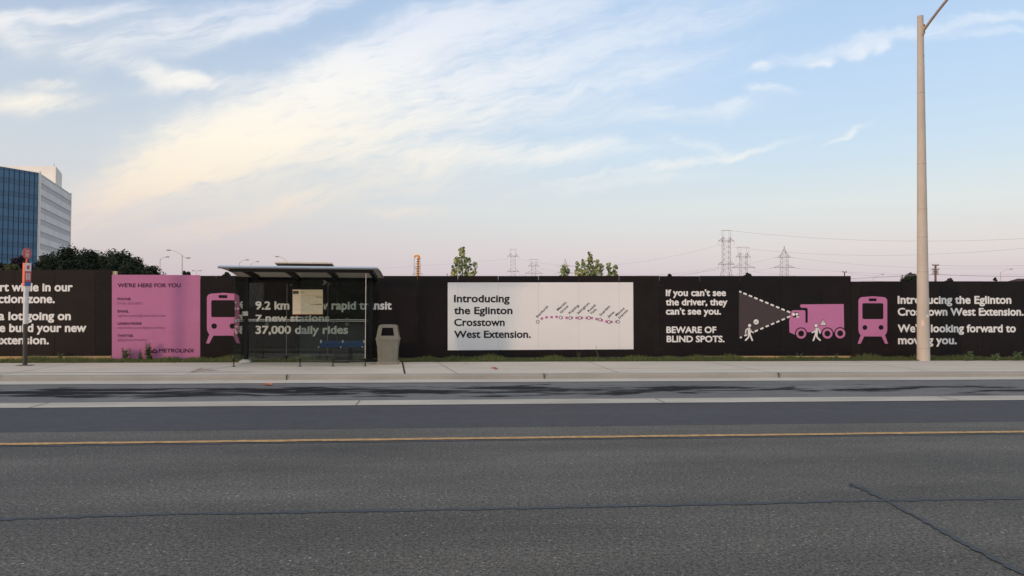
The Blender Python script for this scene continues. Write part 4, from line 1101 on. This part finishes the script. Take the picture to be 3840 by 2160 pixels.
pop = [mat('poplar_a', (.36, .38, .15), .5, .35), mat('poplar_b', (.24, .28, .11), .5, .35), mat('poplar_c', (.10, .13, .06), .5, .35)]
stem_m = mat('sapling_stem', (.12, .10, .07), .8, .2)
def sapling(label, px, top, d, stems, lpx=10):
    base = PD(px, 1200, d); base.z = ZS
    t = thing('poplar_sapling', label, 'tree', base, 'poplar saplings behind the hoarding')
    st, lf = MB(), MB()
    for (sx, sy, wpx, dens) in stems:
        tip = PD(sx, sy, d+random.uniform(-.4, .4)); h = tip.z-ZS
        mid = Vector((base.x+(tip.x-base.x)*.7, base.y+(tip.y-base.y)*.5, ZS+h*.5))
        st.path([base, mid, tip], [.03, .018, .004], 6)
        for _ in range(int(dens*1.5)):
            f = random.random()**.75; p = mid.lerp(tip, f)
            w = wpx*d/F*(1.12-f)*1.15+.02
            q = p+Vector((random.uniform(-1, 1)*w, random.uniform(-1, 1)*w, random.uniform(-.06, .06)))
            if q.z > tip.z: q.z = tip.z-random.random()*.1
            n = Vector((random.uniform(-.6, .6), -1, random.uniform(-.5, .8))).normalized(); a = Matrix.Rotation(random.uniform(-1.1, 1.1), 3, n) @ Vector((0, 0, -1)); a = (a-n*a.dot(n)).normalized(); b2 = n.cross(a); L = lpx*d/F*random.uniform(.65, 1.25)
            lf.add([q, q+a*L*.22+b2*L*.42, q+a*L*.6+b2*L*.36, q+a*L, q+a*L*.6-b2*L*.36, q+a*L*.22-b2*L*.42], [(0, 1, 2, 3, 4, 5)], random.choices((0, 1, 2), (4, 4, 3))[0])
            if random.random() < .35: st.path([p, p.lerp(q, .9)], [.004, .002], 4)
    st.build('trunk', stem_m, t); lf.build('crown', pop, t)
sapling('young poplar sapling top over the hoarding, above left part of white banner', 1733, 925, 25.5, [(1733, 926, 30, 150), (1712, 960, 22, 70), (1760, 965, 22, 70), (1784, 982, 16, 50), (1700, 990, 16, 40)])
sapling('smallest poplar shoot, standing right before the pointed lattice tower', 2117, 990, 25.5, [(2117, 990, 16, 90), (2107, 1002, 12, 40), (2130, 1000, 10, 40)])
sapling('widest poplar sapling over the hoarding, above right half of white banner', 2210, 942, 25.5, [(2214, 943, 22, 130), (2165, 980, 20, 90), (2190, 972, 26, 110), (2240, 972, 26, 110), (2256, 985, 20, 70)])
sapling('poplar sapling right of the widest one, over the banner end', 2298, 985, 25.5, [(2283, 984, 14, 70), (2308, 990, 14, 70), (2300, 1010, 16, 40)])
sapling('low sprig of poplar leaves at left foot of the left sapling', 1685, 1024, 25.5, [(1676, 1024, 10, 22), (1694, 1022, 10, 22)], 7)

# unseen trees added behind the viewer to darken reflections in shelter glass and vinyl
cl = []
for i in range(46):
    x = -62+i*1.75+random.uniform(-.8, .8)
    for k in range(4): cl.append((Vector((x+random.uniform(-1, 1), -42+random.uniform(-1.5, 1.5), 1.0+k*1.9+random.uniform(-.6, .9))), random.uniform(1.3, 2.1)))
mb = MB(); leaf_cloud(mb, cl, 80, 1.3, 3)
tag(mb.build('added_treeline', dk), 'unseen dark mass of trees added across the road to darken the shelter glass reflections', 'trees', kind='stuff')

# =============================================================== LATTICE TOWERS AND LINES
steel_t = mat('tower_steel', (.26, .215, .21), .6, .3, .1, .2); wire_m = mat('wire', (.26, .235, .25), .6, .3)
def lattice(label, cx, d, legs, arms, topbar=None, peak=None, drop=16., tension=False, bar=.16):
    m = d/F
    def P(x, y, dep=0.): q = PD(x, y, d); return q+_f*dep
    base = PD(cx, 1160, d); base.z = 0
    t = thing('transmission_tower', label, 'transmission tower', base, 'transmission towers on the horizon')
    mb = MB()
    yb_ = CY+(70)+H*F/d       # ground at that distance
    legs = legs+[(yb_, legs[-1][1]*1.9)]
    # subdivide
    lv = [legs[0]]
    for (ya, wa), (yb2, wb2) in zip(legs, legs[1:]):
        k = max(1, round((yb2-ya)/(max(wa, 8)*1.6)))
        for i in range(1, k+1): lv.append((ya+(yb2-ya)*i/k, wa+(wb2-wa)*i/k))
    c = lambda y, w, sx, sy: P(cx+sx*w, y, sy*w*m)
    for (ya, wa), (yb2, wb2) in zip(lv, lv[1:]):
        for sx, sy in ((1, 1), (-1, 1), (1, -1), (-1, -1)): mb.tube(c(ya, wa, sx, sy), c(yb2, wb2, sx, sy), bar*.6, n=4, cap=False)
        for sy in (1, -1):
            mb.tube(c(ya, wa, -1, sy), c(yb2, wb2, 1, sy), bar*.45, n=4, cap=False)
        mb.tube(c(yb2, wb2, -1, -1), c(yb2, wb2, 1, -1), bar*.45, n=4, cap=False)
        for sx in (1, -1): mb.tube(c(ya, wa, sx, -1), c(yb2, wb2, sx, 1), bar*.45, n=4, cap=False)
    if topbar:
        y, hw = topbar; mb.tube(P(cx-hw, y), P(cx+hw, y), bar*1.0, n=4)
        for s in (-1, 1):
            mb.tube(P(cx+s*hw, y), P(cx+s*lv[1][1], lv[1][0]), bar*.5, n=4); mb.tube(P(cx+s*hw*.5, y), P(cx+s*lv[1][1], lv[1][0]), bar*.4, n=4)
    if peak: mb.tube(P(cx, peak), P(cx-lv[0][1], lv[0][0]), bar*.6, n=4); mb.tube(P(cx, peak), P(cx+lv[0][1], lv[0][0]), bar*.6, n=4); mb.tube(P(cx, peak-2), P(cx, lv[0][0]), bar*.7, n=4)
    mb.build('mast', steel_t, t)
    ends = []
    for (y, hw, ay) in arms:
        w = min(lv, key=lambda q: abs(q[0]-ay))[1]
        mb = MB(); mb.tube(P(cx-hw, y), P(cx+hw, y), bar*1.25, n=4)
        for s in (-1, 1):
            mb.tube(P(cx+s*hw, y), P(cx+s*w, ay), bar*.8, n=4); mb.tube(P(cx+s*hw*.72, y), P(cx+s*(w+(hw-w)*.35), ay+(y-ay)*.4), bar*.35, n=4); mb.tube(P(cx+s*hw*.45, y), P(cx+s*(w+(hw-w)*.35), ay+(y-ay)*.4), bar*.35, n=4)
        mb.build('cross_arm', steel_t, t)
        for s in (-1, 1):
            mb = MB()
            if tension: e = P(cx+s*(hw+15), y+(3 if s < 0 else 3)); mb.tube(P(cx+s*(hw+1), y), e, bar*.55, n=5)
            else: e = P(cx+s*hw, y+drop); mb.tube(P(cx+s*hw, y), e, bar*.35, n=5)
            mb.build('insulator', steel_t, t); ends.append(e)
    return ends
X6 = lambda x: 2650+x/5.724
Y6 = lambda y: 840+y/5.724
e4 = lattice('tallest lattice tower, with wide flat top, above the view cone of truck graphic', 2723.5, 470., [(Y6(285), 12.6), (Y6(970), 12.6), (Y6(1100), 17)], [(Y6(365), 29.5, Y6(290)), (Y6(863), 29.5, Y6(790))], (Y6(138), 18))
e5 = lattice('flat topped lattice tower with widest lower arm, next right of the tallest tower', 2787.5, 545., [(Y6(620), 12), (Y6(1100), 12)], [(Y6(706), 27.5, Y6(625)), (Y6(938), 43.5, Y6(865))], (Y6(497), 23.5))
e6 = lattice('pointed lattice tower with strain insulators, rightmost of the large towers', 2940.8, 540., [(Y6(550), 2.5), (Y6(632), 8), (Y6(713), 11), (Y6(1100), 12)], [(Y6(714), 25, Y6(632)), (Y6(938), 40, Y6(870))], None, Y6(475), 0, True)
e1 = lattice('slim flat topped lattice tower between the two leafy saplings', 1924.3, 640., [(952, 9), (1033, 9)], [(961, 21, 951), (1018, 22, 1009)], (934.5, 12.5), drop=11)
e2 = lattice('flat topped lattice tower with wide lower arm over right half of banner', 2001.5, 700., [(984, 8), (1034, 8)], [(997.5, 20, 987), (1025.5, 32, 1014)], (973, 17), drop=9)
e3 = lattice('pointed lattice tower partly behind the smallest poplar shoot', 2119.5, 690., [(981, 2), (990, 5), (1000, 8), (1033, 8)], [(998, 19, 990), (1024, 30, 1014)], None, 971, 0, True)
e7 = lattice('faint lattice tower far behind the orange drilling rig', 1566, 1000., [(1000, 6), (1034, 6)], [(1005, 11, 1000), (1028, 20, 1022)], (988, 9), drop=6, bar=.2)
def span(p, q, sag, r=.042, label='thin power cable sagging between lattice towers', name='power_cable'):
    mb = MB(); n = 24
    mb.path([p.lerp(q, i/n)-Vector((0, 0, sag*4*(i/n)*(1-i/n))) for i in range(n+1)], r, 4)
    tag(mb.build(name, wire_m), label, 'cable', 'overhead power cables')
W_ = 'thin power cable '
span(e4[0], e1[1], 9, label=W_+'dropping left from upper left arm of the tallest tower')
span(e4[2], e1[3], 8, label=W_+'dropping left from lower left arm of the tallest tower')
span(e4[0]+Vector((0, 0, .2)), PD(4500, 848, 300), 9, label=W_+'running from upper left arm of tallest tower across the concrete lamp pole')
span(PD(2741, 865, 470), PD(4400, 850, 380), 7, .05, W_+'leaving the flat top of the tallest tower, topmost of all cables')
span(e5[1], e2[1], 9, label=W_+'running left from upper right arm of widest armed tower')
span(e5[3], PD(4400, 1032, 420), 6, label=W_+'falling right from the wide lower arm towards the hoarding step')
span(e6[1], PD(4500, 955, 430), 8, label=W_+'leaving upper right insulator of the pointed tower')
span(e6[3], PD(4500, 985, 430), 6, label=W_+'leaving lower right insulator of the pointed tower')
span(e6[0], e3[1], 10, label=W_+'leaving upper left insulator of the pointed tower')
span(e6[2], e3[3], 8, label=W_+'leaving lower left insulator of the pointed tower')
span(e1[0], PD(-400, 1010, 700), 10, label=W_+'leaving left arm of the slim tower towards orange rig')

# wooden utility poles and their line
wood_p = mat('utility_wood', (.16, .105, .085), .85, .2, .2, 2.)
def upole(label, px, top, d, arms, r):
    base = PD(px, 1160, d); base.z = 0; T_ = PD(px, top, d)
    t = thing('utility_pole', label, 'utility pole', base, 'wooden utility poles')
    mb = MB(); mb.tube(base, T_, r*1.3, r, 8); mb.build('pole', wood_p, t)
    out = []
    for y, hw in arms:
        mb = MB(); mb.tube(PD(px-hw, y, d), PD(px+hw, y+1, d), .09, n=4); ar = mb.build('cross_arm', wood_p, t)
        mb = MB()
        for s in (-1, -.55, .55, 1): p = PD(px+s*hw, y, d); mb.tube(p, p+Vector((0, 0, .28)), .07, n=6)
        mb.build('insulator', mat('insul', (.25, .2, .2), .4, .4), ar); out.append(PD(px, y, d))
    return out
u1 = upole('wooden utility pole with several cross arms right of the concrete lamp pole', 3508, 992, 150, [(995, 12), (1011, 13), (1020, 9), (1028, 12)], .19)
u2 = upole('small wooden pole with one cross arm above the hoarding step', 3167, 1019, 185, [(1020, 8)], .14)
for a, c, s, r_, l in ((u2[0], u1[1], 1.2, .018, 'thin utility line between the two wooden poles'), (PD(2600, 1036, 260), u1[3], 1.2, .035, 'thick utility cable just over lower hoarding, left of multi arm pole'),
    (u1[3], PD(4400, 1008, 120), .8, .035, 'thick utility cable rising right from the multi arm pole'), (u1[0], PD(4400, 955, 120), .8, .018, 'thin utility line rising right from the multi arm pole')):
    span(a, c, s, r_, l, 'utility_cable')

# =============================================================== DISTANT STREET LAMPS
lampm = mat('far_lamp', (.60, .55, .53), .5, .4, .08, 1.)
def far_lamp(label, px, top, d, arms, r=.07, m=None):
    base = PD(px, 1160, d); base.z = 0; T_ = PD(px, top, d)
    t = thing('street_lamp', label, 'street lamp', base, 'street lamps beyond the hoarding')
    mb = MB(); mb.tube(base, T_, r*1.6, r, 8); mb.build('pole', m or lampm, t)
    for hx, hy in arms:
        E_ = PD(hx, hy, d); A_ = T_-Vector((0, 0, .15)); M_ = A_.lerp(E_, .5); M_.z = E_.z-(E_.z-A_.z)*.25
        mb = MB(); mb.path([A_, M_, E_], [.045, .04, .035], 6); ar = mb.build('arm', m or lampm, t)
        s = 1 if hx > px else -1
        mb = MB(); mb.loft([[(E_.x+s*l, E_.y+w*math.cos(2*math.pi*k/8), E_.z+hh_*math.sin(2*math.pi*k/8)) for k in range(8)] for l, w, hh_ in ((-.15, .05, .04), (.1, .16, .12), (.45, .16, .11), (.62, .05, .04))])
        mb.build('lamp_head', mat('lamp_head', (.45, .42, .42), .4, .4), ar)
far_lamp('pale street lamp with two arms, the taller on its left, above pink panel', 683, 955, 120, [(638, 938), (700, 967)], .08)
far_lamp('slim street lamp with one arm to the right, above pink panel', 600, 972, 130, [(622, 963)])
far_lamp('faint street lamp in front of the rounded dark tree', 478, 977, 135, [(505, 966)], .06)
far_lamp('faintest little street lamp just left of bus shelter roof tip', 737, 1014, 190, [(728, 1015), (747, 1015)], .06)
far_lamp('faint street lamp above left end of bus shelter roof', 898, 984, 150, [(922, 974)], .06)
far_lamp('faintest street lamp behind bus shelter roof, left of solar panel', 940, 990, 170, [(962, 981)], .06)
far_lamp('street lamp with arm to the left, rising behind the solar panel', 1081, 983, 140, [(1044, 962)], .08, mat('sunlit_lamp_tint', (.62, .42, .28), .5, .4))  # warm base colour paints the low sun's glint on this lamp
far_lamp('faint street lamp above the pink train on lower hoarding', 3274, 1042, 190, [(3306, 1029)], .06)
far_lamp('street lamp with arm to the right near the right edge', 3752, 1020, 165, [(3788, 1009)], .075)

# =============================================================== DRILLING RIG
d = 120.; base = PD(1566, 1160, d); base.z = 0
t7 = thing('drilling_rig', 'orange drilling rig mast with hooked top behind the hoarding', 'drilling rig', base)
org = mat('rig_orange', (.80, .34, .045), .5, .4, .12, 1.5); dko = mat('rig_dark', (.10, .07, .05), .6, .3)
P = lambda x, y: PD(x, y, d)
mb = MB(); w = .17
top = P(1569, 966); mb.loft([rrect(base.x, base.y, 0, w*1.3, w*1.3, .03), rrect((base.x+top.x)/2, (base.y+top.y)/2, top.z/2, w*1.1, w*1.1, .03), rrect(top.x, top.y, top.z, w, w, .03)])
mst = mb.build('mast', org, t7)
mb = MB()
for y in range(972, 1040, 9): q = P(1568, y); mb.box((q.x, q.y-w*.2, q.z), (w*2.6, w*2.4, .12))
mb.build('mast_collar', dko, mst)
mb = MB(); mb.path([P(1571, 970), P(1571, 961), P(1566, 958.5), P(1557, 959.5), P(1553, 963)], [.2, .2, .17, .15, .10], 8); mb.box(P(1556, 964), (.22, .2, .26)); mb.build('mast_head', org, t7)
mb = MB(); mb.tube(P(1553.5, 965), P(1552, 1060), .03, n=5); mb.build('hoist_cable', dko, t7); mb = MB(); mb.tube(P(1576, 966), P(1578, 1060), .02, n=5); mb.build('hoist_cable', dko, t7)
mb = MB(); mb.loft([rrect(base.x, base.y, .0, 1.6, 2.4, .2), rrect(base.x, base.y, 1.7, 1.5, 2.2, .2)]); mb.build('cab', org, t7)

# house roof at the far right
hb = PD(3900, 1150, 95); hb.z = 0
t8 = thing('house', 'dark brown house roof peeking over hoarding at extreme right', 'house', hb)
zr = PD(3840, 1045, 95).z
mb = MB(); mb.box((hb.x, hb.y, (zr-.7)/2), (7.0, 7, zr-.7)); mb.build('wall', mat('house_brick', (.22, .12, .09), .9, .1, .2, 8.), t8)
mb = MB(); e = .5
x0, x1, y0, y1, z0 = hb.x-3.5, hb.x+3.5, hb.y-3.5-e, hb.y+3.5+e, zr-.9
mb.add([(x0-.3, y0, z0), (x1+.3, y0, z0), (x1+.3, y1, z0), (x0-.3, y1, z0), (x0+.5, hb.y, zr), (x1-.5, hb.y, zr)], [(0, 1, 5, 4), (2, 3, 4, 5), (1, 2, 5), (3, 0, 4), (0, 3, 2, 1)])
mb.build('roof', mat('house_roof', (.07, .045, .045), .9, .1, .2, 3.), t8)
